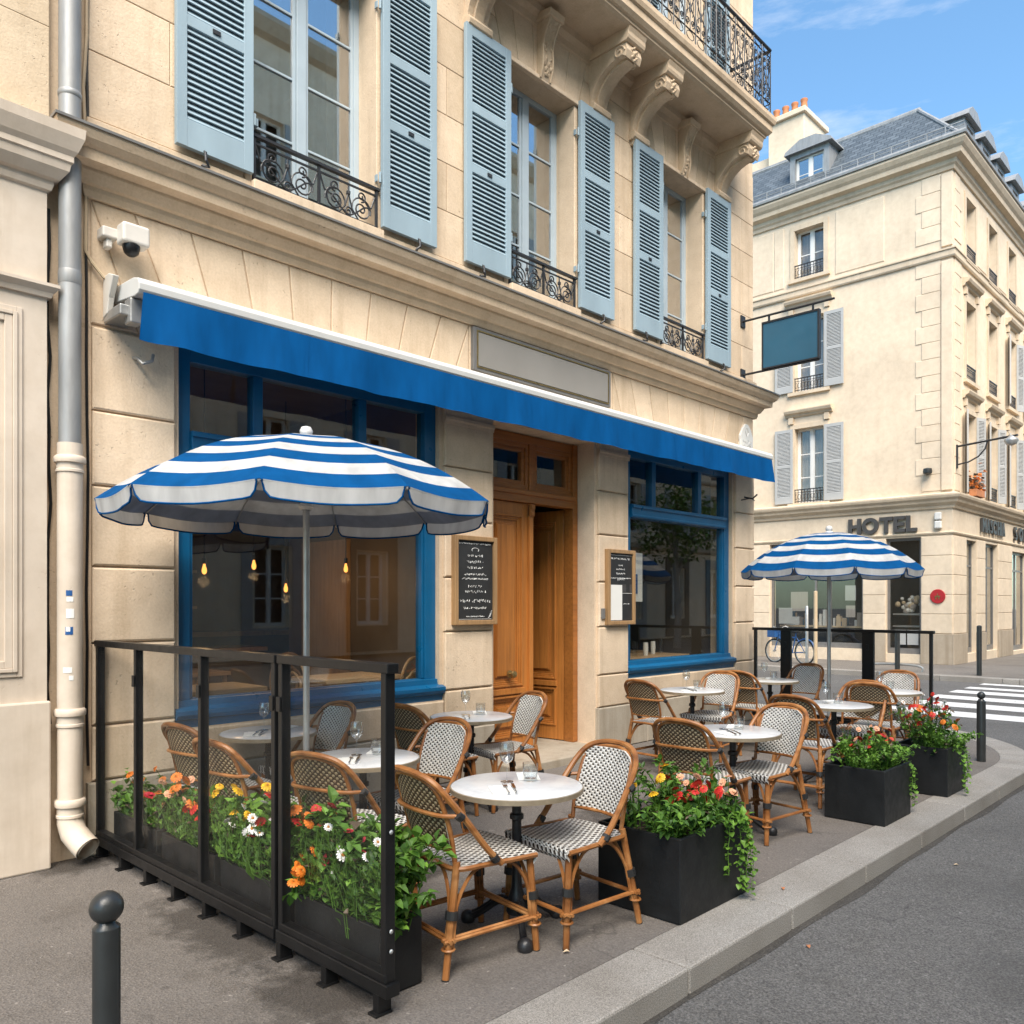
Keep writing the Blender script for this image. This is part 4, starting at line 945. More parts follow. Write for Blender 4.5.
sg=thing('round_sign','small round dark red enamel sign on the hotel corner pier','sign',(hx-.05,1.57,1.89))
q.lathe([(.001,-.0),(.19,0),(.20,.012),(.19,.03),(.001,.03)],24); q.xf=None
rot=XL@Matrix.Translation((10.43,-.03,1.88))@Matrix.Rotation(R_(90),4,'X'); q.v=[rot@(XL.inverted()@v) for v in q.v]; q.build('disc',M['red'],sg,smooth=True)
q=hb(XL); q.box(10.36,10.50,-.066,-.06,1.86,1.90); q.box(10.37,10.40,-.066,-.06,1.80,1.86); q.box(10.45,10.48,-.066,-.06,1.80,1.86); q.box(10.42,10.44,-.066,-.06,1.90,1.96); q.build('emblem',M['brass'],sg)
for z,nm,lab in ((4.10,'alarm_box','small white alarm box high on the hotel corner fascia'),(3.86,'alarm_box','rounded white alarm box just under the other one on the fascia')):
    q=hb(XL); q.box(10.36,10.54,-.12,-.0,z-.11,z+.10); tag(q.build(nm,M['white'],bevel=.03),lab,'alarm box')
q=hb(XL); q.lathe([(.001,-.12),(.11,-.06),(.12,0),(.11,.07),(.001,.10)],14,(10.2,-.14,5.35)); q.box(10.17,10.23,-.06,0,5.3,5.4); tag(q.build('wall_spotlight',M['bollard'],smooth=True),'round dark spotlight on the hotel wall above the cornice','spotlight')
wl=thing('wall_lantern','black iron bracket lamp on the hotel corner above the fascia','lamp',(hx+.3,hy0,5.9))
q=MB(); q.box(hx+.22,hx+.28,hy0-.06,hy0-.0,5.4,6.05); q.tube([(hx+.25,hy0-.03,6.0),(hx+.25,hy0-1.5,6.12)],.028,6); q.tube([(hx+.25,hy0-.03,5.5)]+[(hx+.25,hy0-.03-.75*math.sin(t),5.5+.55*(1-math.cos(t))) for t in (.4,.8,1.2,1.57)],.02,6); q.build('bracket',M['iron'],wl)
q=MB(); q.lathe([(.03,.10),(.16,0),(.17,-.05),(.12,-.14),(.001,-.18)],14,(hx+.25,hy0-1.35,6.03)); q.build('lamp_shade',M['grey_metal'],wl,smooth=True)
# flowers on the first hotel sill
fb=thing('window_box','rust coloured flowers in a window box on the first-floor hotel sill','window box',(hx+1.6,hy0-.15,4.8))
q=MB(); q.box(hx+1.2,hx+2.0,hy0-.28,hy0-.08,4.72,4.92); q.build('trough',M['terracotta'],fb,bevel=.01)
q=MB(); rr=random.Random(4)
for i in range(120):
    c=Vector((hx+1.6+rr.uniform(-.4,.4),hy0-.18+rr.uniform(-.12,.12),4.95+abs(rr.gauss(0,.22)))); q.obox(c,.09,.01,.07,Matrix.Rotation(rr.random()*6,3,'Z')@Matrix.Rotation(rr.random()*3,3,'X'),i%3)
q.build('foliage',[M['f_orange'],M['leaf_dry'],M['terracotta']],fb)
# ================================================================== BUILDINGS ACROSS THE STREET (seen in the window glass)
ob=thing('facing_building','pale terrace across the street mirrored in the cafe windows','building',(10,-16,0))
XO=Matrix(((-1,0,0,60),(0,-1,0,-16.5),(0,0,1,0),(0,0,0,1)))
ow=[(2+3.7*i,3.15+3.7*i,z,z+h) for i in range(19) for z,h in ((1.0,2.4),(5.0,2.3),(8.4,2.2),(11.6,2.0),(14.6,1.9))]
q=hb(XO); q.wall(0,72,0,19.2,ow,0,.4); q.build('wall',M['facing'],ob)
for i in range(19):
    x=2+3.7*i; q=hb(XO); q.box(x-.45,x-.1,-.07,-.002,.1,3.95); q.box(x+1.25,x+1.6,-.07,-.002,.1,3.95); q.box(x-.1,x+1.25,-.07,-.002,3.45,3.95); q.box(x-.1,x+1.25,-.07,-.002,.1,.95); q.build('shopfront',(M['teal'],M['brown'],M['grey_shutter'],M['bike'],M['curtain'])[i%5],ob)
q=hb(XO)
for z in (7.8,11.2,14.3): q.mould([(-.2,0),(72,0)],[(0,z),(.10,z+.02),(.14,z+.12),(.14,z+.17),(0,z+.2)]); q.build('string_course',M['hotel_trim'],ob); q=hb(XO)
q=hb(XO); q.box(0,72,.5,9,0,19.1); q.build('inner_wall',M['dark'],ob)
q=hb(XO); q.mould([(-.2,-.0),(72,0)],[(0,18.8),(.2,18.9),(.4,19.2),(.4,19.35),(0,19.4)]); q.mould([(-.2,0),(72,0)],[(0,4.2),(.2,4.3),(.25,4.5),(0,4.55)]); q.build('cornice',M['hotel_trim'],ob)
q=hb(XO); q.add([(0,0,19.3),(72,0,19.3),(72,2.6,20.6),(0,2.6,20.6)],[(0,1,2,3)],0,[[(0,0),(72,0),(72,2.5),(0,2.5)]]); q.build('roof',M['slate'],ob,normals=False)
for (x0,x1,z0,z1) in ow:
    q=hb(XO); casement(q,x0,x1,z0,z1,.2,3,.08,2,.06,.04); w=q.build('window',M['white_frame'],ob)
    if z0>4:
        for x in (x0-.55,x1+.03): q=hb(XO); q.box(x,x+.52,-.05,-.01,z0,z1); q.build('shutter',M['grey_shutter'],w)
# ================================================================== THINGS ON THE FACADE
aw=thing('awning','long blue awning with a white front rail across the cafe facade','awning',(6.5,0,3.4))
AX0,AX1=2.17,10.86; AYF=-.447
b=MB(); b.prism([(-.02,3.80),(-.36,3.785),(-.43,3.765),(-.455,3.73),(-.45,3.69),(-.43,3.665),(-.38,3.66),(-.02,3.70)] ,'x',AX0,AX1); b.build('cassette',M['white'],aw,bevel=.006)
b=MB(); nx=150; nz=7; rr=random.Random(2); ph=[rr.uniform(0,6) for _ in range(9)]
def vy(x,t): return .014*t*(math.sin(x*5.1+ph[0])+.7*math.sin(x*9.7+ph[1])+.5*math.sin(x*17.3+ph[2]))+.02*t*math.exp(-((x-AX0)/.25)**2)*math.sin((x-AX0)*14)
vs=[]
for j in range(nz+1):
    t=j/nz
    for i in range(nx+1):
        x=AX0+.03+(AX1-AX0-.06)*i/nx; x+= .06*t*((i/nx)-.5)*1.0
        vs.append((x,AYF+vy(x,t)-.01*t,3.675-.315*t))
W=nx+1
b.add(vs,[(j*W+i,j*W+i+1,(j+1)*W+i+1,(j+1)*W+i) for j in range(nz) for i in range(nx)])
hemv=[]
v=b.build('valance',M['awning'],aw,smooth=True)
for k in range(1,7):      # sewn seams between the cloth widths
    x0=AX0+(AX1-AX0)*k/7; sb=MB(); q=[]
    for j in range(9):
        t=j/8
        for dx in (-.014,.014): x=x0+dx; q.append((x+.06*t*((x0-AX0)/(AX1-AX0)-.5),AYF+vy(x,t)-.01*t-.003,3.675-.315*t))
    sb.add(q,[(2*j,2*j+1,2*j+3,2*j+2) for j in range(8)]); sb.build('seam',M['awning'],aw,smooth=True); pass
b=MB(); b.tube([(AX0+.03,-.22,3.64),(AX1-.05,-.22,3.64)],.035,10); b.build('roller',M['grey_metal'],aw,smooth=True)
for x in (AX0-.03,10.9):
    b=MB(); b.prism([(-.02,3.86),(-.12,3.86),(-.20,3.83),(-.12,3.70),(-.09,3.60),(-.02,3.58)],'x',x-.035,x+.005); b.build('end_bracket',M['offwhite'],aw,bevel=.006)
    b=MB(); b.box(x-.03,x+.12,-.30,-.02,3.55,3.62); b.box(x+.02,x+.10,-.34,-.24,3.50,3.66); b.build('arm',M['grey_metal'],aw,bevel=.008)
sp=thing('sign_panel','blank grey sign panel with a thin gold border above the awning','sign',(6.57,-.03,3.92))
b=MB(); b.box(5.49,7.66,-.055,-.014,3.925,4.345); b.build('frame',M['signedge'],sp,bevel=.006)
b=MB(); b.box(5.55,7.60,-.060,-.0555,3.975,4.295); b.build('face',M['signgrey'],sp)
b=MB(); 
for (x0,x1,z0,z1) in ((5.535,7.615,3.955,3.967),(5.535,7.615,4.303,4.315),(5.535,5.547,3.967,4.303),(7.603,7.615,3.967,4.303)): b.box(x0,x1,-.0635,-.0553,z0,z1)
b.build('gold_line',M['brass'],sp)
def scribble(b,x0,x1,z,h,y,r,dens=1.0,w=.0022):
    """a line of small hand-chalked marks, too small to read"""
    x=x0
    while x<x1-h*.4:
        cw=h*r.uniform(.45,.75); n=r.randint(3,5); P=[(x+cw*r.random(),y,z+h*r.random()) for _ in range(n)]
        b.tube(P,w,3,cap=False); x+=cw*1.25
        if r.random()<.12: x+=h*.5
def menu_board(label,x0,x1,z0,z1,seed):
    root=thing('menu_board',label,'menu board',((x0+x1)/2,-.06,z0)); y=-.042; f=.045
    b=MB(); b.box(x0,x0+f,y-.05,y+.01,z0,z1); b.box(x1-f,x1,y-.05,y+.01,z0,z1); b.box(x0+f,x1-f,y-.05,y+.01,z1-f,z1); b.box(x0+f,x1-f,y-.05,y+.01,z0,z0+f); b.build('frame',M['frame_wood'],root,bevel=.006)
    b=MB(); b.box(x0+f,x1-f,y-.025,y+.008,z0+f,z1-f); b.build('board',M['slateboard'],root)
    r=random.Random(seed); yy=y-.027; m=(x0+x1)/2; H=z1-z0; b=MB(); W=x1-x0-2*f
    if seed==1:
        for t,wd,h in ((.915,.90,.016),(.78,.42,.026),(.71,.48,.028),(.645,.46,.028),(.57,.62,.022),(.52,.74,.018),(.435,.40,.026),(.375,.58,.026),(.27,.96,.036),(.19,.66,.024),(.095,.5,.012)): scribble(b,m-W*wd/2,m+W*wd/2,z0+H*t-h/2,h,yy,r,w=.0030)
        b.tube([(m+.045*math.cos(t),yy,z0+H*.845+.02*math.sin(t)) for t in [PI*.1*k for k in range(-2,13)]],.003,4); b.tube([(x0+f+.01,yy,z0+H*.065),(x1-f-.02,yy,z0+H*.065)],.002,4)
        for k in range(5): b.tube([(x1-f-.06+.01*k,yy,z0+H*(.08+.02*k)),(x1-f-.03+.005*k,yy,z0+H*(.10+.015*k))],.003,4)
    else:
        b.tube([(x0+f+.005,yy,z1-f-.02),(x1-f-.005,yy,z1-f-.02)],.003,4)
        for t,wd,h in ((.88,.85,.022),(.79,.2,.02),(.74,.38,.026),(.68,.42,.026),(.62,.9,.014),(.60,.32,.03)): scribble(b,m-W*wd/2,m+W*wd/2,z0+H*t-h/2,h,yy,r,w=.0030)
        b.tube([(m+.02,yy,z0+H*.42),(x1-f-.005,yy,z0+H*.42)],.003,4); scribble(b,m+.05,x1-f-.05,z0+H*.27,.015,yy,r)
    b.build('chalk_writing',M['chalk'],root)
    if seed!=1:
        b=MB(); b.box(x0+f+.004,m+.02,yy-.003,yy+.001,z0+f+.008,z0+H*.53); b.build('menu_sheet',M['paper'],root)
        b=MB(); b.box(m+.03,m+.10,yy-.002,yy+.001,z0+H*.44,z0+H*.54); b.box(x1-f-.05,x1-f-.01,yy-.002,yy+.001,z0+H*.43,z0+H*.54); b.build('photo_card',M['letter'],root)
    return root
menu_board('tall chalkboard menu full of white writing left of the wooden door',5.22,5.78,1.47,2.32,1)
menu_board('chalkboard menu with a white sheet pinned on it right of the door',7.57,8.10,1.43,2.30,2)
pl=thing('wall_plaque','white arch-topped wall plaque at the right end of the facade above the awning','plaque',(10.87,-.02,3.82))
b=MB(); P=[(10.70,3.83),(11.05,3.83),(11.06,4.06),(11.0,4.17),(10.91,4.24),(10.84,4.24),(10.76,4.17),(10.69,4.06)]; b.prism(P,'y',-.045,-.01); b.build('slab',M['white'],pl,bevel=.008)
b=MB(); r=random.Random(8)
for z,h in ((3.90,.05),(3.96,.05)): scribble(b,10.75,11.0,z,h,-.047,r,w=.003)
b.tube([(10.85,-.047,4.18),(10.83,-.047,4.12),(10.87,-.047,4.06),(10.91,-.047,4.12),(10.89,-.047,4.18)],.004,4); b.build('faint_writing',M['grey_metal'],pl)
cm=thing('security_camera','white security camera box with a dark dome on the wall above the awning end','camera',(2.4,-.12,4.1))
b=MB(); b.box(2.16,2.34,-.22,-.10,4.065,4.20); b.build('housing',M['offwhite'],cm,bevel=.018,seg=3)
b=MB(); b.box(2.07,2.17,-.12,-.0,4.10,4.17); b.box(2.10,2.14,-.10,-.03,4.04,4.10); b.build('mount',M['offwhite'],cm,bevel=.01)
b=MB(); b.lathe([(.055,.0),(.055,-.02),(.046,-.05),(.025,-.068),(.001,-.073)],16,(2.235,-.165,4.065)); b.build('dome',M['black'],cm,smooth=True)
ps=thing('projecting_sign','blank dark teal hanging sign on two black rods at the building corner','sign',(10.8,-.7,4.9))
b=MB(); b.box(10.775,10.825,-1.13,-.34,4.955,5.585); b.build('board',M['teal'],ps,bevel=.004)
b=MB()
for z,ln in ((5.69,1.34),(4.93,1.14)):
    b.tube([(10.8,0,z),(10.8,-ln,z)],.016,8)
for y in (-.42,-1.05): b.box(10.79,10.81,y-.012,y+.012,5.58,5.69)
for z in(5.69,4.93): b.box(10.74,10.86,-.03,-.012,z-.08,z+.08)
b.box(10.765,10.835,-1.145,-.325,5.575,5.60); b.box(10.765,10.835,-1.145,-.325,4.94,4.96); b.box(10.766,10.834,-1.145,-1.125,4.96,5.575); b.box(10.766,10.834,-.345,-.325,4.96,5.575)
b.build('rod_frame',M['iron'],ps)
b=MB(); b.tube([(2.30,-.02,3.36),(2.30,-.10,3.34),(2.32,-.14,3.30),(2.38,-.15,3.33),(2.40,-.12,3.38)],.012,6); tag(b.build('wall_hook',M['grey_metal'],smooth=True),'small metal tap hook under the left end of the awning','hook')
b=MB(); b.tube([(10.82,-.0,3.20),(10.82,-.16,3.16),(10.88,-.20,3.22)],.012,6); b.tube([(10.72,-.02,3.14),(10.82,-.14,3.17),(10.95,-.12,3.15)],.009,6); tag(b.build('wall_hook',M['iron'],smooth=True),'black bent iron hook under the right end of the awning','hook')
# ================================================================== CAFE FURNITURE
def panel_mb(rows,thick,nrm):
    """woven panel from rows of points (each row same length); front face mat 0, back face mat 1, UV in metres"""
    g=MB(); n=len(rows[0]); F=[[Vector(p) for p in r] for r in rows]; B=[[p-Vector(nrm)*thick for p in r] for r in F]
    uv=[];
    for j,r in enumerate(F):
        mid=n//2; u=[0]*n
        for i in range(mid+1,n): u[i]=u[i-1]+(r[i]-r[i-1]).length
        for i in range(mid-1,-1,-1): u[i]=u[i+1]-(r[i]-r[i+1]).length
        uv.append(u)
    vv=[0]
    for j in range(1,len(F)): vv.append(vv[-1]+(F[j][n//2]-F[j-1][n//2]).length)
    vs=[p for r in F for p in r]+[p for r in B for p in r]; o=len(F)*n; fs=[];us=[];ms=[]
    for j in range(len(F)-1):
        for i in range(n-1):
            q=[(j,i),(j,i+1),(j+1,i+1),(j+1,i)]; U=[(uv[a][c],vv[a]) for a,c in q]
            fs.append([a*n+c for a,c in q]); us.append(U); ms.append(0)
            fs.append([o+a*n+c for a,c in reversed(q)]); us.append(U[::-1]); ms.append(1)
    base=len(g.v); g.v=vs
    for f,u,m in zip(fs,us,ms): g.uv[len(g.f)]=u; g.f.append(f); g.mi.append(m)
    per=[(0,i) for i in range(n)]+[(j,n-1) for j in range(1,len(F))]+[(len(F)-1,i) for i in range(n-2,-1,-1)]+[(j,0) for j in range(len(F)-2,0,-1)]
    for k in range(len(per)):
        a,c=per[k],per[(k+1)%len(per)]; g.uv[len(g.f)]=[(0,0)]*4; g.f.append([a[0]*n+a[1],o+a[0]*n+a[1],o+c[0]*n+c[1],c[0]*n+c[1]]); g.mi.append(0)
    return g
def cr(pts,n=6):
    """smooth curve through points"""
    P=[Vector(p) for p in pts]; P=[P[0]*2-P[1]]+P+[P[-1]*2-P[-2]]; out=[]
    for i in range(1,len(P)-2):
        for k in range(n):
            t=k/n; a,b_,c,d=P[i-1],P[i],P[i+1],P[i+2]
            out.append(.5*((2*b_)+(c-a)*t+(2*a-5*b_+4*c-d)*t*t+(3*b_-a-3*c+d)*t**3))
    return out+[P[-2]]
def make_chair():
    t=thing('rattan_chair','','chair')
    H=.90
    # seat: woven pad with a rolled front
    rows=[]; N=12
    for j in range(11):
        s=j/10; x=.215-.405*s; hw=.222-.045*s; z=.452+.012*math.sin(s*PI)*-1
        if j==0: pass
        rows.append([(x+.012*math.cos(PI*(i/N-.5))*(1 if j==0 else 0),-hw+2*hw*i/N,z+.008*math.sin(PI*i/N)) for i in range(N+1)])
    front=[[(.205,-.215+.43*i/N,.405) for i in range(N+1)],[(.222,-.218+.436*i/N,.425) for i in range(N+1)],[(.226,-.22+.44*i/N,.443) for i in range(N+1)]]
    seat=panel_mb(front+rows,.014,(0,0,1)).build('seat',[M['weave_seat'],M['weave_seat']],t,smooth=True,normals=False)
    b=MB(); ed=[(.215,-.225,.436),(.1,-.222,.438),(-.05,-.205,.438),(-.19,-.180,.438),(-.20,0,.44),(-.19,.180,.438),(-.05,.205,.438),(.1,.222,.438),(.215,.225,.436)]
    b.tube(cr(ed,4),.012,6); b.build('seat_rail',M['rattan'],t,smooth=True)
    # back panel
    def bx(z): return -.185-.115*((z-.45)/.45)**1.1
    rows=[]
    for j in range(13):
        z=.525+(.872-.525)*j/12; hw=.155+.022*min(1,(z-.525)/.2)
        if z>.80: hw*=math.sqrt(max(.0,1-((z-.80)/.079)**2*.72))
        rows.append([(bx(z)-.028*(1-((i/N-.5)*2)**2)+.012,-hw+2*hw*i/N,z) for i in range(N+1)])
    g=panel_mb(rows,.012,(1,0,0))
    g.build('backrest',[M['weave_front'],M['weave_back']],t,smooth=True,normals=False)
    # outer hoop
    hoop=[(.02,.222,.435),(-.06,.228,.52),(-.17,.228,.68),(-.255,.212,.80),(-.300,.165,.868),(-.328,.085,.897),(-.335,0,.903)]
    hoop=hoop+[(p[0],-p[1],p[2]) for p in hoop[-2::-1]]
    b=MB(); b.tube(cr(hoop,5),.0155,8)
    inn=[(-.188,.168,.46),(-.215,.178,.62),(-.262,.176,.78),(-.292,.145,.845),(-.312,.075,.874),(-.318,0,.880)]
    inn=inn+[(p[0],-p[1],p[2]) for p in inn[-2::-1]]
    b.tube(cr(inn,5),.011,7); b.build('back_frame',M['rattan'],t,smooth=True)
    b=MB(); b.tube(cr([(-.20,.232,.70),(-.265,.17,.702),(-.292,0,.705),(-.265,-.17,.702),(-.20,-.232,.70)],5),.011,7); b.build('back_rail',M['rattan'],t,smooth=True)
    b=MB(); b.tube([(-.198,-.165,.522),(-.226,0,.522),(-.198,.165,.522)],.011,7); b.build('back_crossbar',M['rattan'],t,smooth=True)
    for s in (-1,1): 
        b=MB(); b.tube([(-.188,s*.232,.69),(-.212,s*.233,.71)],.021,8); b.tube([(-.01,s*.225,.455),(-.03,s*.227,.48)],.021,8); b.build('binding',M['binding'],t)
    legs=[(.195,.20,.435,.225,.212,0),(-.185,.178,.47,-.268,.215,0)]
    for k,(x0,y0,z0,x1,y1,z1) in enumerate(legs):
        for s in(-1,1):
            b=MB(); A=Vector((x0,s*y0,z0)); B=Vector((x1,s*y1,z1)); f=lambda z:A.lerp(B,(A.z-z)/(A.z-B.z))
            b.tube([A,f(.25),f(.12),B],[.0165,.0165,.016,.015],8)
            for dx,dy in ((.021,0),(0,-s*.021)):
                p=f(.30)+Vector((dx*(1 if k==0 else -1)*-1,dy,0)); q=f(.125)+Vector((dx*(1 if k==0 else -1)*-1,dy,0)); b.tube([p,q],.0085,6)
            p=f(.122); b.tube([p+Vector((.026*math.cos(a),.026*math.sin(a),0)) for a in [2*PI*i/10 for i in range(10)]],.006,5,True)
            l=b.build('leg',M['rattan'],t,smooth=True)
            b=MB(); b.tube([f(.272),f(.238)],.0275,10); b.tube([f(.004),f(.0)],.0172,8); b.build('binding',M['binding'],l)
            # bowed braces from the leg up to the seat
            b=MB(); xs=-1 if k==0 else 1
            b.tube(cr([f(.27)+Vector((xs*.018,0,0)),f(.34)+Vector((xs*.04,0,0)),f(.405)+Vector((xs*.085,0,0)),Vector((x0+xs*.14,s*(y0-.0),.432))],4),.0085,6)
            b.build('brace',M['rattan'],t,smooth=True)
            b=MB(); b.tube(cr([f(.27)+Vector((0,-s*.018,0)),f(.34)+Vector((0,-s*.04,0)),f(.405)+Vector((0,-s*.08,0)),Vector((x0,s*(y0-.135),.432))],4),.0085,6); b.build('brace',M['rattan'],t,smooth=True)
    z=.155
    P=lambda k,s:Vector((legs[k][0],s*legs[k][1],legs[k][2])).lerp(Vector((legs[k][3],s*legs[k][4],0)),1-z/legs[k][2])
    for a,c in (((0,-1),(1,-1)),((0,1),(1,1)),((0,-1),(0,1)),((1,-1),(1,1))):
        b=MB(); p,q=P(*a),P(*c); d=(q-p).normalized(); nn=Vector((-d.y,d.x,0))*.009
        b.tube([p-d*.03+nn,q+d*.03+nn],.0085,6); b.tube([p-d*.03-nn+Vector((0,0,.004)),q+d*.03-nn+Vector((0,0,.004))],.0085,6); b.build('stretcher',M['rattan'],t,smooth=True)
    return t
chair0=make_chair(); chair_used=[]
def shape_back(o):
    for ch in o.children:
        if ch.type=='MESH':
            for v in ch.data.vertices:
                if v.co.z>.45: k=min(1,(v.co.z-.45)/.3); v.co.z=.45+(v.co.z-.45)*.885; v.co.y*=1-.06*k
        shape_back(ch)
bpy.context.view_layer.update(); shape_back(chair0)
def chair(x,y,deg,label,sc_=0):
    if not chair_used: c=chair0; c.location=(x,y,0); c.rotation_euler=(0,0,R_(deg)); c['label']=label; c['group']='rattan cafe chairs'; chair_used.append(1)
    else: c=dup(chair0,(x,y,0),R_(deg),label)
    if sc_: c.scale=(sc_,)*3
    return c
def make_table():
    t=thing('bistro_table','','table'); r=.34
    b=MB(); b.lathe([(.0,.715),(r-.006,.715),(r-.002,.718),(r-.002,.738),(r-.008,.742),(.0,.742)],48); top=b.build('tabletop',M['marble'],t,smooth=True)
    b=MB(); b.lathe([(r-.002,.716),(r+.003,.714),(r+.004,.737),(r-.0015,.740)],48); b.build('rim',M['rim'],top,smooth=True)
    b=MB(); b.lathe([(.12,.700),(.12,.714),(.05,.712),(.03,.690),(.024,.66),(.024,.60),(.036,.592),(.036,.570),(.024,.562),(.024,.30),(.028,.22),(.045,.16),(.055,.10),(.05,.085),(.03,.08)],18); b.build('column',M['castiron'],t,smooth=True)
    for k in range(3):
        a=R_(22+120*k); b=MB(); P=cr([(.03,0,.13),(.10,0,.135),(.17,0,.085),(.235,0,.042),(.27,0,.034)],5); n=len(P)
        b.tube([(p.x*math.cos(a),p.x*math.sin(a),p.z) for p in P],[.030-.010*math.sin(PI*i/(n-1))-.004*i/n for i in range(n)],8)
        b.tube([(p.x*math.cos(a),p.x*math.sin(a),p.z+.022) for p in P[2:-3]],.009,6)
        b.lathe([(.001,.0),(.034,.002),(.040,.02),(.036,.045),(.018,.06),(.001,.063)],12,(.275*math.cos(a),.275*math.sin(a),0)); b.build('foot',M['castiron'],t,smooth=True)
    return t
table0=make_table(); table_used=[]
def table(x,y,deg,label):
    if not table_used: t=table0; t.location=(x,y,0); t.rotation_euler=(0,0,R_(deg)); t['label']=label; t['group']='round marble bistro tables'; table_used.append(1)
    else: t=dup(table0,(x,y,0),R_(deg),label)
TAB=[ # x, y, where, left chair, right chair
 (3.09,-2.91,'table nearest us at the near screen end',(2.76,-2.90,-8),(3.33,-3.06,174)),
 (3.00,-1.71,'table behind the screen beside the parasol pole',(2.66,-2.11,14),(3.33,-1.80,186)),
 (3.12,-.39,'table against the wall under the left window',(2.64,-.64,8),(3.36,-.50,184)),
 (4.73,-.83,'table in front of the wooden door',(4.27,-.90,2),(4.95,-.98,168)),
 (5.50,-2.80,'table behind the nearest kerbside planter',(5.03,-2.83,3),(5.62,-2.95,172)),
 (7.82,-1.03,'table against the wall under the right window',(7.16,-1.05,-4),(8.02,-1.13,186)),
 (9.51,-1.08,'table by the wall and far screen',(8.86,-1.16,2),(9.86,-1.25,176)),
 (7.60,-2.67,'table behind the middle kerbside planter',(6.90,-2.74,0),(7.98,-2.69,180)),
 (9.17,-2.59,'table behind the farthest kerbside planter',(8.46,-2.75,5),(9.50,-2.52,186)),
]
def wine_glass():
    t=thing('wine_glass','','glass'); b=MB()
    b.lathe([(.0,.0),(.034,.001),(.034,.003),(.006,.008),(.0035,.02),(.0035,.085),(.008,.095),(.028,.112),(.038,.135),(.040,.155),(.037,.185),(.033,.205),(.0315,.205),(.0355,.185),(.0385,.155),(.0365,.135),(.027,.114),(.0,.098)],20); b.build('bowl',M['wineglass'],t,smooth=True)
    b=MB(); b.lathe([(.0,.1),(.026,.115),(.0355,.136),(.0375,.150),(.0,.150)],20); b.build('water_fill',M['water'],t,smooth=True)
    return t
def tumbler():
    t=thing('water_glass','','glass'); b=MB(); b.lathe([(.0,.0),(.030,.0),(.034,.01),(.040,.05),(.041,.095),(.0395,.095),(.038,.05),(.031,.014),(.0,.012)],20); b.build('tumbler',M['wineglass'],t,smooth=True)
    b=MB(); b.lathe([(.0,.013),(.030,.015),(.037,.048),(.0372,.052),(.0,.052)],20); b.build('water_fill',M['water'],t,smooth=True)
    return t
def cutlery(kind):
    b=MB(); L=.20
    if kind=='knife': b.tube([(0,0,.004),(.09,0,.004)],.0045,6); b.obox((.145,0,.004),.11,.016,.002,Matrix.Identity(3)); b.obox((.2,.002,.004),.012,.009,.002,Matrix.Identity(3))
    else:
        b.tube([(0,0,.004),(.06,0,.004),(.13,0,.005)],[.005,.0035,.0028],6); b.obox((.145,0,.006),.03,.022,.002,Matrix.Identity(3))
        for k in range(4): b.obox((.178,-.0093+.0062*k,.007),.04,.0026,.002,Matrix.Identity(3))
    return tag(b.build(kind,M['steel'],None),'',kind)
def napkin():
    b=MB(); b.box(-.075,.105,-.06,.055,.0,.005); b.box(-.07,.10,-.055,.03,.005,.008); o=b.build('napkin',M['paper'],bevel=.002); return tag(o,'','napkin')
proto={}
def put(kind,make,x,y,z,deg,label,group):
    if kind not in proto: o=make(); proto[kind]=o; o.location=(x,y,z); o.rotation_euler=(0,0,R_(deg)); o['label']=label; o['group']=group
    else: o=dup(proto[kind],(x,y,z),R_(deg),label)
    return o
rt=random.Random(21)
for i,(x,y,wh,cl,cr_) in enumerate(TAB):
    table(x,y,rt.uniform(0,110) if i else -150,'round white marble bistro '+wh)
    short=wh.replace('table ','',1) if wh.startswith('table') else wh
    chair(*cl,'rattan chair showing its brown back at the '+wh,0 if i else 1.07); chair(*cr_,'rattan chair showing its white front at the '+wh)
    zt=.7425; th=rt.uniform(-.3,.3)
    bx,by=.04,.06
    put('wine',wine_glass,x+bx-.03,y+by+.02,zt,0,'stemmed wine glass on the '+wh,'wine glasses on the tables')
    put('tumb',tumbler,x+bx+.075,y+by-.05,zt,0,'low water glass on the '+wh,'water glasses on the tables')
    put('nap',napkin,x+.17,y+.08,zt,40+rt.uniform(-20,20),'napkin right of glasses on the '+wh,'napkins on the tables')
    if i in (0,1,2,3,4,5):
        put('nap',napkin,x-.16,y-.05,zt,50+rt.uniform(-15,15),'napkin under cutlery on the '+wh,'napkins on the tables')
        put('fork',lambda:cutlery('fork'),x-.20,y-.14,zt+.0085,52+rt.uniform(-4,4),'fork on a napkin on the '+wh,'forks on the tables')
        put('knife',lambda:cutlery('knife'),x-.165,y-.155,zt+.0085,52+rt.uniform(-4,4),'knife beside the fork on the '+wh,'knives on the tables')
chair(2.50,-1.38,6,'woven rattan chair behind the screen, between the two other chairs there')
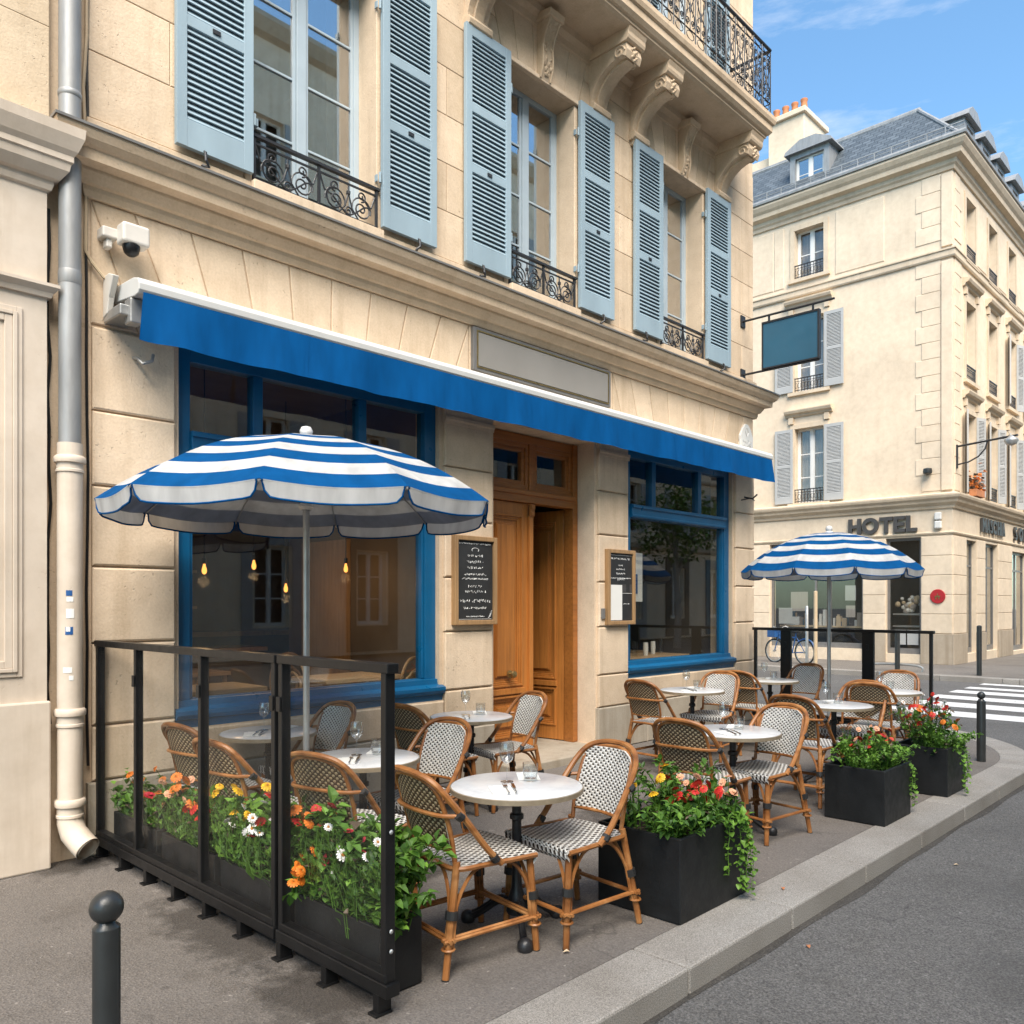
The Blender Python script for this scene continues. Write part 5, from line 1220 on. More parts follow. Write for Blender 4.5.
# parasols -----------------------------------------------------------
def parasol(name,label,x,y,R,zr,zt,rot,pr):
    root=thing(name,label,'parasol',(x,y,0),'striped parasols'); N=10; K=18
    def P(k,rf,inner=0,sag=1.0):    # point on canopy at rib-angle k (float), radial fraction rf
        f=k-math.floor(k); a0=2*PI*math.floor(k)/N+rot; a1=a0+2*PI/N
        pr_=lambda q:zr+(zt-zr)*(1-q**2.15)
        A=Vector((math.cos(a0),math.sin(a0),0))*R*rf; B=Vector((math.cos(a1),math.sin(a1),0))*R*rf; p=A.lerp(B,f); p.z=pr_(rf)-.026*rf*rf*math.sin(PI*f)*sag-inner; return p
    for inner,nm in ((0,'canopy'),(.006,'lining')):
        b=MB(); seg=6
        NR=11; ring=[0.0]+[ (i+1)/NR for i in range(NR)]
        for ri in range(NR):
            for sub in range(2):
                r0=ring[ri]+(ring[ri+1]-ring[ri])*sub/2; r1=ring[ri]+(ring[ri+1]-ring[ri])*(sub+1)/2
                for k in range(N):
                    for s_ in range(seg):
                        a,c=k+s_/seg,k+(s_+1)/seg-1e-6
                        b.add([P(a,r0,inner),P(c,r0,inner),P(c,r1,inner),P(a,r1,inner)],[(0,1,2,3)],0 if ri%2==0 else 1)
        bm=None
        o=b.build(nm,[M['ublue'] if not inner else M['ugrey'],M['uwhite']],root,smooth=False,normals=False)
        w=bmesh.new(); w.from_mesh(o.data); bmesh.ops.remove_doubles(w,verts=w.verts,dist=.0004); bmesh.ops.recalc_face_normals(w,faces=w.faces); w.to_mesh(o.data); w.free()
        o.data.polygons.foreach_set('use_smooth',[True]*len(o.data.polygons)); o.data.set_sharp_from_angle(angle=R_(25))
    # hanging scalloped flaps, one per panel, rounded lower corners and blue piping
    dh=.088*R/1.24
    for k in range(N):
        f=MB(); edge=[]; n=14; rows=[]
        g0,g1=.02,.98
        def hem(t):
            e=min(t,1-t)*2; return dh*(1-.85*(1-math.sqrt(max(0,1-max(0,1-e/.15)**2))))
        for i in range(n+1):
            t=.5-.5*math.cos(PI*i/n); c=g0+(g1-g0)*t; top=P(k+c,1.0); h=hem(t); out=Vector((top.x,top.y,0)).normalized()
            col=[top+Vector((0,0,-h*q))+out*(-.012+.005*math.sin(i*1.3+k))*q for q in (0,.35,.7,1)]; rows.append(col); edge.append(col[-1])
        vs=[p for r in rows for p in r]; fs=[(i*4+j,(i+1)*4+j,(i+1)*4+j+1,i*4+j+1) for i in range(n) for j in range(3)]
        f.add(vs,fs,0); edge=[rows[0][0]]+edge+[rows[-1][0]]; f.tube(edge,.006,5,mi=1)
        f.build('flap',[M['uflap'],M['ublue']],root,smooth=True)
        rb=MB(); rb.tube([P(k,q,.016) for q in (.04,.3,.6,.85,1.0)],.006,5); rb.build('rib',M['grey_metal'],root,smooth=True)
    b=MB(); b.tube([(0,0,.0),(0,0,zt-.02)],pr,12); b.build('pole',M['grey_metal'],root,smooth=True)
    b=MB(); b.lathe([(.035,-.02),(.05,.0),(.045,.012),(.028,.02),(.038,.035),(.042,.055),(.03,.08),(.001,.088)],14,(0,0,zt)); b.build('finial',M['white'],root,smooth=True)
    b=MB(); b.lathe([(.24,.0),(.24,.04),(.10,.055),(.04,.06),(.035,.30),(.0,.30)],28,capb=True); b.build('base',M['castiron'],root,smooth=True)
    b=MB(); b.lathe([(pr+.012,zr-.02),(pr+.03,zr),(pr+.012,zr+.03)],12); b.build('runner',M['white'],root)
    for o in root.children: o.matrix_parent_inverse=Matrix.Identity(4)
    return root
view0=math.atan2(-5.85+1.27,-2.86)     # from the near parasol towards the camera
parasol('parasol','large blue and white striped parasol over the tables behind the near screen',2.885,-1.265,1.205,2.285,2.71,view0+PI/10+R_(7),.021)
parasol('parasol','smaller-looking blue and white striped parasol by the far glass screen',9.99,-1.61,1.05,2.08,2.54,math.atan2(-4.24,-9.99)+PI/10-R_(3),.022)
# ================================================================== GLASS SCREENS
def screen(label,x,ys,posts,zb,zt,flip=1,wide=()):
    """framed glass wind screen along y at x; ys = list of (y0,y1) panels"""
    root=thing('glass_screen',label,'screen',(x,(ys[0][0]+ys[-1][1])/2,0))
    y0,y1=ys[0][0],ys[-1][1]
    for p in posts: b=MB(); hw=.075 if p in wide else .018; b.box(x-.024,x+.024,p-hw,p+hw,zb+.05,zt-.03); b.build('post',M['black'],root,bevel=.004)
    for a,c in ys:
        b=MB(); b.box(x-.029,x+.029,a-.02,c+.02,zt-.035,zt+.005); b.build('top_rail',M['black'],root,bevel=.004)
        b=MB(); b.box(x-.034,x+.034,a-.02,c+.02,zb,zb+.055); b.box(x-.026,x+.026,a,c,zb+.055,zb+.09); b.build('bottom_rail',M['black'],root,bevel=.004)
    allp=sorted(set(posts))
    for p,q in zip(allp,allp[1:]):
        if abs(q-p)>.2: b=MB(); b.box(x-.004,x+.004,min(p,q)+.0185,max(p,q)-.0185,zb+.09,zt-.036); b.build('pane',M['clear'],root)
    n=int(abs(y1-y0)/.36)
    for i in range(n+1):
        y=y0+(y1-y0)*(i+.15)/(n+.3); b=MB(); b.box(x-.03,x+.035,y-.02,y+.02,-.001,zb); b.box(x-.05,x+.035,y-.03,y+.03,-.001,.01); b.build('foot',M['black'],root,bevel=.003)
    for p in posts[1:-1]: b=MB(); b.box(x-.036,x-.027,p-.018,p+.018,zt-.26,zt-.19); b.build('hinge_clip',M['black'],root,bevel=.003)
    b=MB(); b.lathe([(.008,0),(.010,.004),(.006,.008),(.001,.009)],8); rr=random.Random(3); vs0=list(b.v); fs0=list(b.f); b=MB()
    p=posts[-1]
    for z in (.35,.75,.27): b.add([(x-.004+v.x,p-.022*flip*1-.0*flip-v.z*1-.002,z+v.y) for v in vs0],fs0)
    b.build('bolt',M['grey_metal'],root)
    return root
screen('black-framed glass wind screen at the left end of the terrace',2.075,[(-3.17,-2.36),(-2.30,-.03)],[-.06,-.68,-1.54,-2.30,-2.365,-3.155],.085,1.425)
screen('black-framed glass wind screen at the far right end of the terrace',10.95,[(-2.50,-.12)],[-.14,-.60,-1.72,-2.48],.085,1.335,1,(-.60,-1.72))
# ================================================================== PLANTERS AND PLANTS
def planter(label,x0,x1,y0,y1,h,group):
    t=thing('planter_box',label,'planter',((x0+x1)/2,(y0+y1)/2,0),group); w=.022
    b=MB(); P=[(x0,y0),(x1,y0),(x1,y1),(x0,y1)]; I=[(x0+w,y0+w),(x1-w,y0+w),(x1-w,y1-w),(x0+w,y1-w)]
    vs=[(p[0],p[1],.004) for p in P]+[(p[0],p[1],h) for p in P]+[(p[0],p[1],h) for p in I]+[(p[0],p[1],h-.09) for p in I]
    fs=[(3,2,1,0),(12,13,14,15)]
    for k in (0,4,8): fs+=[(k+i,k+(i+1)%4,k+4+(i+1)%4,k+4+i) for i in range(4)]
    b.add(vs,fs); b.build('box',M['planter'],t,bevel=.006)
    b=MB(); n=10; r=random.Random(int(x0*37))
    zz=[[h-.07+r.uniform(-.012,.02) for _ in range(n+1)] for _ in range(n+1)]
    g=lambda i,j:(x0+w+.001+(x1-x0-2*w-.002)*i/n,y0+w+.001+(y1-y0-2*w-.002)*j/n,zz[i][j])
    b.add([g(i,j) for i in range(n+1) for j in range(n+1)],[(i*(n+1)+j,(i+1)*(n+1)+j,(i+1)*(n+1)+j+1,i*(n+1)+j+1) for i in range(n) for j in range(n)]); b.build('soil',M['soil'],t)
    return t
def leaf(b,p,d,up,L,W,mi=0,fold=.25):
    d=d.normalized(); s=d.cross(up); 
    if s.length<.05: s=d.orthogonal()
    s.normalize(); n=s.cross(d).normalized()
    m=p+d*L*.45-n*L*.02; e=p+d*L-n*L*.18
    b.add([p,m+s*W*.5+n*W*fold,e,m-s*W*.5+n*W*fold,m,p+d*L*.75+s*W*.33+n*W*fold*.4-n*L*.08,p+d*L*.75-s*W*.33+n*W*fold*.4-n*L*.08],[(0,1,4),(0,4,3),(4,1,5),(4,5,2),(4,2,6),(4,6,3)],mi)
def foliage_mb(r,rad,height,nst,nlv,L=.05,W=.03,droop=.5,dry=.04,trail=None,box=None,lim=None):
    """stems with leaf pairs; mats 0 leaf, 1 bright leaf, 2 dry. trail = list of (start,dir,length) vines"""
    b=MB(); tips=[]
    def stem(P,nl,l,w,bright):
        b.tube(P,[.0035-.002*i/(len(P)-1) for i in range(len(P))],4,mi=0,cap=False)
        for q in range(nl):
            t=(q+r.random())/nl*.95+.05; f=t*(len(P)-1); i=min(len(P)-2,int(f)); p=P[i].lerp(P[i+1],f-i); ax=(P[i+1]-P[i]).normalized()
            a=r.random()*2*PI; o=ax.orthogonal().normalized(); o=Matrix.Rotation(a,3,ax)@o
            d=(o+ax*r.uniform(.1,.8)+Vector((0,0,r.uniform(-.2,.4)))); k=r.uniform(.6,1.25)
            mi=2 if r.random()<dry else (1 if r.random()<bright else 0)
            if lim is not None and p.x<lim+.05:
                p=Vector((lim+.012+.05*r.random(),p.y+r.uniform(-.03,.03),p.z+r.uniform(-.04,.04))); d.x=abs(d.x)*.35; d.y*=1.3
            leaf(b,p,d,Vector((0,0,1)),l*k,w*k,mi,r.uniform(.1,.35))
    for i in range(nst):
        a=r.random()*2*PI; rr_=math.sqrt(r.random())
        bx,by=(box[0]*(2*r.random()-1),box[1]*(2*r.random()-1)) if box else (rad*.45*rr_*math.cos(a),rad*.45*rr_*math.sin(a))
        out=Vector((math.cos(a),math.sin(a),0))*rad*r.uniform(.3,1.0); h=height*r.uniform(.55,1.0)*(1.08-.35*rr_)
        p0=Vector((bx,by,-.03)); p2=Vector((bx,by,0))+out*.75+Vector((0,0,h)); p1=p0.lerp(p2,.5)+Vector((0,0,h*.18)); p3=p2+out*.25*droop-Vector((0,0,h*.22*droop))
        P=cr([p0,p1,p2,p3],4); stem(P,nlv,L,W,.22); tips.append(P[-1] if droop<.3 else P[-5])
    for s,d,l in trail or []:
        P=[Vector(s)]; v=Vector(d)
        for q in range(9): P.append(P[-1]+v.normalized()*l/9); v=v*.55+Vector((r.uniform(-.2,.2),r.uniform(-.2,.2),-.75))
        stem(P,int(30*l/.4),.034,.034,.75)
    if lim is not None:      # keep the leaves on their side of the glass
        for v in b.v+tips:
            q=lim if v.z>.09 else -.062
            if v.x<q: v.x=q+(v.x-q)*.04
    return b,tips
def petal_ring(b,n,r0,r1,z0,z1,w,mi,ph=0):
    for k in range(n):
        a=2*PI*k/n+ph; c,s=math.cos(a),math.sin(a); t=Vector((-s,c,0))
        p=Vector((c*r0,s*r0,z0)); q=Vector((c*r1,s*r1,z1)); m=p.lerp(q,.6)+Vector((0,0,.12*(r1-r0)))
        b.add([p-t*w*.25,p+t*w*.25,m+t*w*.5,q+t*w*.28,q-t*w*.28,m-t*w*.5],[(0,1,2,5),(5,2,3,4)],mi)
def blossom(kind):
    b=MB()
    if kind in ('f_orange','f_yellow','f_red'):
        for i,(n,r1,z) in enumerate(((12,.034,.002),(11,.029,.009),(9,.021,.015),(7,.013,.019))): petal_ring(b,n,.002,r1,.004+z*.5,z,.016-.002*i,0,i*.37)
        petal_ring(b,6,.0,.007,.018,.023,.007,1)
    elif kind=='f_white':
        petal_ring(b,12,.004,.030,.004,.006,.012,0); petal_ring(b,9,.004,.022,.006,.012,.012,0,.3); b.lathe([(.009,.008),(.007,.013),(.001,.015)],8,mi=1)
    else:
        rr=random.Random(len(kind))
        for i in range(9):
            a=2*PI*i/8; o=Vector((.020*math.cos(a),.020*math.sin(a),.008)) if i<8 else Vector((0,0,.018)); q=MB(); petal_ring(q,5,.001,.015,.0,.005,.014,0,rr.random()); b.add([v+o for v in q.v],q.f,0)
    return b
bl_mesh={}
def add_blossom(root,kind,p,scale,r):
    if kind not in bl_mesh:
        o=blossom(kind).build('blossom',[M[kind],M['fcore']],root,normals=False); bl_mesh[kind]=o.data
    else:
        o=bpy.data.objects.new('blossom',bl_mesh[kind]); COL.objects.link(o); o.parent=root
    o.parent=root; o.matrix_parent_inverse=Matrix.Identity(4); o.location=p; o.scale=(scale,)*3
    o.rotation_euler=(r.uniform(.0,1.1),r.uniform(-1.0,.1),r.random()*6)      # mostly turned up and out
    return o
LM=[M['leaf'],M['leaf_light'],M['leaf_dry']]
def plant(name,label,x,y,z,seed,rad,height,nst,nlv,flowers=None,nf=0,group=None,bright=False,**k):
    r=random.Random(seed); root=thing(name,label,'plant',(x,y,z),group)
    b,tips=foliage_mb(r,rad,height,nst,nlv,**k)
    mats=LM if not bright else [M['leaf_light'],M['leaf_light'],M['leaf']]
    o=b.build('foliage',mats,root,normals=False); o.matrix_parent_inverse=Matrix.Identity(4)
    for q in range(nf if k.get('lim') is not None else int(nf*1.5)):
        t=tips[(q*3)%len(tips)]; base=Vector((t.x*r.uniform(.7,1.05),t.y*r.uniform(.7,1.05),t.z)); p=base+Vector((r.uniform(-.03,.02),r.uniform(-.03,.02),r.uniform(.03,.10)))
        if k.get('lim') is not None: p.x=max(p.x-.05,k['lim']+.02)
        st=MB(); st.tube([base-Vector((0,0,.03)),base.lerp(p,.5),p],.0022,4,cap=False); s_=st.build('flower_stem',M['leaf'],root); s_.matrix_parent_inverse=Matrix.Identity(4)
        add_blossom(root,flowers,p,r.uniform(.65,1.1) if k.get('lim') is not None else r.uniform(.55,.95),r)
    return root
KP=[('nearest kerbside planter',3.70,4.41,-3.50,-2.96,.45),('middle kerbside planter',6.39,6.95,-3.56,-3.10,.42),('farthest kerbside planter',7.74,8.26,-3.60,-3.14,.42)]
kl=['large black planter on the kerb in front, trailing ivy on its right','black cube planter of bright greenery on the kerb, middle of three','black cube planter of tall red flowers on the kerb beside the bollard']
for i,(nm,x0,x1,y0,y1,h) in enumerate(KP):
    planter(kl[i],x0,x1,y0,y1,h,'black planters on the kerb'); z=h-.07; cx,cy_=(x0+x1)/2,(y0+y1)/2; W,D=x1-x0,y1-y0
    G='plants in the kerbside planters'
    if i==0:
        plant('flowering_plant','yellow flowers on tall thin stems in the nearest kerbside planter',x0+.16,cy_+.08,z,11,.20,.42,16,13,'f_yellow',9,G,dry=.15)
        plant('flowering_plant','red flowers low at the front of the nearest kerbside planter',cx-.02,y0+.16,z,12,.19,.27,20,15,'f_red',13,G)
        plant('flowering_plant','peach pink flowers right of the red ones in the nearest kerbside planter',cx+.14,y0+.15,z,13,.17,.26,18,15,'f_peach',9,G)
        plant('leafy_plant','bushy green herb filling the back right of the nearest kerbside planter',x1-.20,cy_+.06,z,14,.27,.36,34,18,None,0,G)
        plant('leafy_plant','dense green herb at the left edge of the nearest kerbside planter',x0+.12,y0+.14,z,15,.20,.25,24,17,None,0,G)
        plant('trailing_ivy','bright ivy trailing down the right side of the nearest kerbside planter',x1-.20,y0+.09,z,16,.15,.16,12,12,None,0,G,bright=True,
              trail=[((.0,-.05,.09),(.2,-1,.12),.46),((.06,-.05,.09),(.4,-1,.12),.52),((-.05,-.05,.09),(.0,-1,.12),.36),((.1,-.05,.09),(.3,-1,.12),.40),((.03,-.06,.09),(.6,-1,.12),.50),((.17,.02,.08),(1,-.1,.1),.28)])
    elif i==1:
        plant('leafy_plant','bright green bush at the left of the middle kerbside planter',x0+.13,cy_,z,21,.20,.32,32,17,None,0,G,bright=True,L=.035,W=.026)
        plant('leafy_plant','bright green bush spilling over the right front of the middle kerbside planter',cx+.14,y0+.16,z,22,.25,.26,40,17,None,0,G,bright=True,L=.035,W=.026,trail=[((.10,-.12,.06),(.5,-1,0),.32),((.14,-.10,.06),(.8,-.9,0),.4)])
        plant('flowering_plant','red flowers in the middle of the middle kerbside planter',cx-.02,cy_-.02,z,23,.18,.30,14,12,'f_red',9,G,dry=.2)
        plant('flowering_plant','peach flower among greenery in the middle kerbside planter',cx+.06,cy_+.08,z,24,.18,.33,14,12,'f_peach',7,G,dry=.25)
    else:
        plant('flowering_plant','tall red flowers at the top of the farthest kerbside planter',cx-.06,cy_,z,31,.22,.46,22,13,'f_red',14,G,dry=.2)
        plant('flowering_plant','orange flowers at the left of the farthest kerbside planter',x0+.08,y0+.16,z,32,.18,.34,16,13,'f_orange',8,G)
        plant('flowering_plant','small white flowers on dry stems in the farthest kerbside planter',x1-.14,cy_+.05,z,33,.26,.52,16,11,'f_white',10,G,dry=.55)
        plant('leafy_plant','bright green herb spilling over the front of the farthest kerbside planter',cx+.02,y0+.13,z,34,.26,.24,40,17,None,0,G,bright=True,L=.035,W=.026,trail=[((-.1,-.12,.05),(-.2,-1,0),.42),((.0,-.12,.05),(.1,-1,0),.36),((.1,-.12,.05),(.2,-1,0),.3)])
pos=['at the street end of','second from the street along','third from the street along','at the wall end of']
ys=[(-3.03,-2.36),(-2.29,-1.62),(-1.55,-.88),(-.81,-.14)]
G='plants behind the near glass screen'
for i,(y0,y1) in enumerate(ys):
    planter('low black trough planter '+pos[i]+' the near glass screen',2.13,2.36,y0,y1,.30,'black troughs behind the near glass screen'); z=.23; cy_=(y0+y1)/2
    q=' in the trough '+pos[i]+' the screen'
    plant('leafy_plant','low dense green cover'+q,2.22,cy_,z,90+i,.22,.24,70,13,None,0,G,L=.068,W=.052,box=(.06,.29),lim=-.115)
    if i==0:
        plant('leafy_plant','broad leafed green bush'+q,2.22,cy_+.05,z,41,.36,.52,60,15,None,0,G,L=.075,W=.052,box=(.07,.26),lim=-.115)
        plant('leafy_plant','fine leafed green herb'+q,2.22,y0+.20,z,42,.34,.48,60,20,None,0,G,L=.06,W=.042,box=(.06,.2),lim=-.115)
        plant('flowering_plant','orange flowers'+q,2.22,y1-.12,z,43,.28,.46,30,15,'f_orange',13,G,box=(.08,.1),lim=-.115)
        plant('flowering_plant','crimson flower heads'+q,2.25,cy_,z,44,.24,.46,14,12,'f_crimson',8,G,lim=-.115)
        plant('flowering_plant','white flowers'+q,2.22,cy_-.12,z,45,.24,.44,14,12,'f_white',8,G,lim=-.115)
        plant('flowering_plant','single yellow flowers'+q,2.19,y0+.2,z,46,.22,.34,12,12,'f_yellow',3,G,lim=-.115)
    elif i==1:
        plant('leafy_plant','broad leafed bright green bush'+q,2.22,y1-.2,z,51,.34,.44,60,15,None,0,G,L=.072,W=.052,box=(.07,.24),bright=True,lim=-.115)
        plant('flowering_plant','white daisies'+q,2.20,cy_,z,52,.28,.42,34,16,'f_white',13,G,lim=-.115)
        plant('flowering_plant','yellow flowers'+q,2.22,y1-.15,z,53,.28,.46,30,16,'f_yellow',11,G,lim=-.115)
        plant('flowering_plant','red and crimson flowers'+q,2.2,y0+.12,z,54,.26,.40,30,16,'f_red',10,G,lim=-.115)
    elif i==2:
        plant('leafy_plant','small leafed green plant'+q,2.22,cy_,z,61,.30,.34,50,18,None,0,G,box=(.08,.22),lim=-.115)
        plant('flowering_plant','orange marigolds'+q,2.22,cy_,z,62,.28,.40,34,15,'f_orange',13,G,dry=.1,lim=-.115)
        plant('flowering_plant','red flowers'+q,2.2,y0+.2,z,63,.22,.34,16,13,'f_red',10,G,lim=-.115)
        plant('flowering_plant','pale peach flowers'+q,2.22,y1-.2,z,64,.22,.34,14,12,'f_peach',8,G,lim=-.115)
    else:
        plant('flowering_plant','orange flowers'+q,2.24,cy_,z,71,.22,.34,26,15,'f_orange',10,G,lim=-.115)
        plant('flowering_plant','crimson flowers'+q,2.2,y0+.15,z,72,.20,.30,18,14,'f_crimson',4,G,lim=-.115)
# a spray of orange marigolds hanging out under the screen's street panel
plant('flowering_plant','orange marigolds drooping over the trough edge near the screen bottom rail',2.10,-2.52,.34,81,.10,.04,6,9,'f_orange',5,G,droop=1.2)
# ================================================================== STREET THINGS
def bollard(label,x,y,h,r,ball=True):
    t=thing('bollard',label,'bollard',(x,y,0),'round-headed bollards on the kerb')
    b=MB(); b.lathe([(r*1.0,0),(r,h-.105),(r*.98,h-.10),(r*.72,h-.092),(r*.62,h-.08)],24,(x,y,0),capt=True); b.build('post',M['bollard'],t,smooth=True)
    b=MB(); R=.046 if ball else .04; n=14; b.lathe([(R*math.sin(PI*i/n)+.0002,R*(1-math.cos(PI*i/n))) for i in range(n+1)],24,(x,y,h-2*R)); b.build('ball',M['bollard'],t,smooth=True)
bollard('dark bollard with a shiny ball head, closest to us at the bottom left',.90,-3.385,.855,.037)
bollard('dark bollard on the kerb corner right of the last planter',9.80,-3.33,.74,.044,False)
def post(label,x,y,h,r): tag(MB().lathe([(r,-.01),(r,h),(r*.6,h+.02),(.001,h+.025)],16,(x,y,0)).build('street_post',M['grey_metal'] if h>1.2 else M['bollard'],smooth=True),label,'post')
post('slim dark post on the far pavement in front of the hotel corner',21.5,-.28,1.15,.055)
post('thin grey post on the far pavement seen through the right screen',21.5,1.55,1.0,.06)
post('tall slim post by the bicycle on the far pavement',22.0,4.1,1.6,.04)
tag(MB().lathe([(.05,-.01),(.05,2.0),(.001,2.02)],12,(20.9+.4,3.55,0)).build('street_post',M['tan'],smooth=True),'tan painted pole standing beside the parked blue bicycle','post')
hoop=MB(); hoop.tube(cr([(21.6,1.0,-.02),(21.6,1.0,.10),(21.6,1.25,.16),(21.6,2.0,.16),(21.6,2.25,.10),(21.6,2.25,-.02)],5),.03,8); tag(hoop.build('kerb_rail',M['grey_metal'],smooth=True),'low bent metal rail on the far pavement edge','rail')
def bicycle(label,x,y,deg):
    t=thing('bicycle',label,'bicycle'); R=.33
    def wheel(cx):
        b=MB(); b.tube([(cx+R*math.cos(a),0,R+R*math.sin(a)) for a in [2*PI*i/28 for i in range(28)]],.020,6,True); w=b.build('wheel',M['rubber'],t,smooth=True)
        b=MB(); b.tube([(cx+(R-.03)*math.cos(a),0,R+(R-.03)*math.sin(a)) for a in [2*PI*i/28 for i in range(28)]],.010,5,True)
        for i in range(14): a=2*PI*i/14; b.tube([(cx+.02*math.cos(a+1),0,R+.02*math.sin(a+1)),(cx+(R-.03)*math.cos(a),0,R+(R-.03)*math.sin(a))],.003,3)
        b.tube([(cx,-.05,R),(cx,.05,R)],.022,8); b.build('rim',M['grey_metal'],w)
    wheel(-.53); wheel(.53); b=MB()
    for p,q,r in (((-.53,0,R),(-.10,0,.30),.014),((-.53,0,R),(-.22,0,.78),.012),((-.10,0,.30),(-.24,0,.86),.018),((-.10,0,.30),(.36,0,.72),.020),((-.21,0,.72),(.35,0,.80),.018),((.53,0,R),(.33,0,.92),.016)): b.tube([p,q],r,8)
    b.build('frame',M['bike'],t,smooth=True)
    b=MB(); b.tube(cr([(.28,.28,1.0),(.36,.22,1.03),(.34,0,.96),(.36,-.22,1.03),(.28,-.28,1.0)],4),.012,6); b.build('handlebar',M['grey_metal'],t,smooth=True)
    b=MB(); b.prism([(-.40,-.08),(-.40,.08),(-.25,.05),(-.10,.02),(-.10,-.02),(-.25,-.05)],'z',.87,.92); b.build('saddle',M['rubber'],t,bevel=.015)
    b=MB(); b.box(.40,.68,-.14,.14,.72,.95); b.build('basket',M['bike'],t,bevel=.01)
    b=MB(); b.tube(cr([(-.88,0,R),(-.78,0,R+.28),(-.53,0,R+.37),(-.3,0,R+.28)],4),.022,6); b.build('mudguard',M['bike'],t,smooth=True)
    t.location=(x,y,0); t.rotation_euler=(0,0,R_(deg))
bicycle('blue bicycle parked on the far pavement, seen through the right glass screen',22.3,4.75,75)
rl=random.Random(31)
for i,(x,y,z,lab) in enumerate(((4.60,-3.62,.006,'small dry leaf lying on the kerb stones'),(6.2,-4.12,RZ,'curled tan leaf on the road beside the kerb'),(4.2,-3.95,RZ,'orange dry leaf on the road at the kerb foot'),(3.05,-3.3,.003,'little brown leaf on the pavement under the nearest chairs'))):
    b=MB(); leaf(b,Vector((x,y,z+.006)),Vector((rl.random()-.5,rl.random()-.5,.05)),Vector((0,0,1)),.035,.024,0,.3); tag(b.build('fallen_leaf',M['tan'] if i%2 else M['terracotta']),lab,'leaf')
# ================================================================== CAFE INTERIOR (behind the glass)
b=MB()
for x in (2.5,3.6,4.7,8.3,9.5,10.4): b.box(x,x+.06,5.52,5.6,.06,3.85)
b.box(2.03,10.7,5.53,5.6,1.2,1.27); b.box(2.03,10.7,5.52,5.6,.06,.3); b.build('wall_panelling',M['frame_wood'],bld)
for nm,x,y,lab in (('column',3.75,3.0,'dark'),('column',9.9,2.6,'dark')):
    b=MB(); b.box(x-.14,x+.14,y-.14,y+.14,.06,3.85); b.build('inner_column',M['tan'],bld,bevel=.01)
mr=thing('wall_mirror','tall framed mirror on the back wall inside the cafe','mirror',(4.2,5.5,1.3)); b=MB(); b.box(3.85,4.6,5.50,5.52,1.35,1.55); b.box(3.85,4.6,5.50,5.52,2.9,3.0); b.box(3.80,3.87,5.5,5.52,1.35,3.0); b.box(4.58,4.65,5.5,5.52,1.35,3.0); b.build('frame',M['brass'],mr)
b=MB(); b.box(5.44,5.447,1.9,2.9,.2,2.4); b.build('door_panel',M['frame_wood'],bld)

def pendant(label,x,y,z):
    t=thing('pendant_lamp',label,'lamp',(x,y,z),'glowing pendant bulbs in the cafe')
    b=MB(); b.lathe([(.001,-.045),(.016,-.036),(.022,-.016),(.020,.005),(.011,.035),(.010,.05)],14,(x,y,z)); b.build('bulb',M['bulb'],t,smooth=True)
    b=MB(); b.lathe([(.018,.05),(.018,.10),(.005,.11)],10,(x,y,z)); b.tube([(x,y,z+.1),(x,y,3.85)],.005,5); b.build('cord',M['black'],t)
    l=bpy.data.lights.new('pendant_light','POINT'); l.energy=1.5; l.color=(1,.62,.30); l.shadow_soft_size=.05; lo=bpy.data.objects.new('pendant_light',l); COL.objects.link(lo); lo.location=(x,y,z-.11)
pendant('glowing pendant bulb at the far left of the left shop window',3.45,1.3,1.98)
pendant('glowing pendant bulb just above its left neighbour in the left window',4.1,1.6,2.05)
pendant('dim glowing pendant bulb in the middle of the left window',4.75,2.1,1.84)
pendant('glowing pendant bulb right of the parasol pole in the left window',5.0,1.35,2.04)
def inn_table(label,x,y,w,d):
    t=thing('dining_table',label,'table',(x,y,.06),'wooden tables inside the cafe')
    b=MB(); b.box(x-w/2,x+w/2,y-d/2,y+d/2,.93,.97); b.build('tabletop',M['table_wood'],t,bevel=.005)
    for sx in(-1,1):
        for sy in(-1,1): b=MB(); b.box(x+sx*(w/2-.05)-.02,x+sx*(w/2-.05)+.02,y+sy*(d/2-.05)-.02,y+sy*(d/2-.05)+.02,.06,.93); b.build('leg',M['table_wood'],t)
inn_table('pale wooden table inside the left window behind the screen',3.15,.85,1.0,.6)
inn_table('dark-set wooden table inside the left window by its right side',4.75,.95,.9,.6)
inn_table('long pale wooden table inside the right shop window',9.3,.75,1.7,.6)
inn_table('narrow wooden counter table inside the right window corner',10.1,1.7,.7,.7)
inn_table('wooden table deep inside the left room',3.6,2.6,1.2,.7)
def make_bent():
    t=thing('bentwood_chair','','chair'); b=MB(); b.lathe([(.0,.44),(.19,.44),(.20,.455),(.19,.47),(.0,.465)],20); b.build('seat',M['frame_wood'],t,smooth=True)
    b=MB(); 
    for w,h in ((.19,.90),(.12,.80)): b.tube(cr([(-.16,-w*.9,.45),(-.19,-w,.70),(-.20,-w*.6,h-.04),(-.20,0,h),(-.20,w*.6,h-.04),(-.19,w,.70),(-.16,w*.9,.45)],5),.013,6)
    b.build('backrest',M['frame_wood'],t,smooth=True)
    for sx in(-1,1):
        for sy in(-1,1): b=MB(); b.tube([(sx*.13,sy*.13,.45),(sx*.18,sy*.18,.0)],.014,6); b.build('leg',M['frame_wood'],t,smooth=True)
    return t
bc=make_bent(); first=True
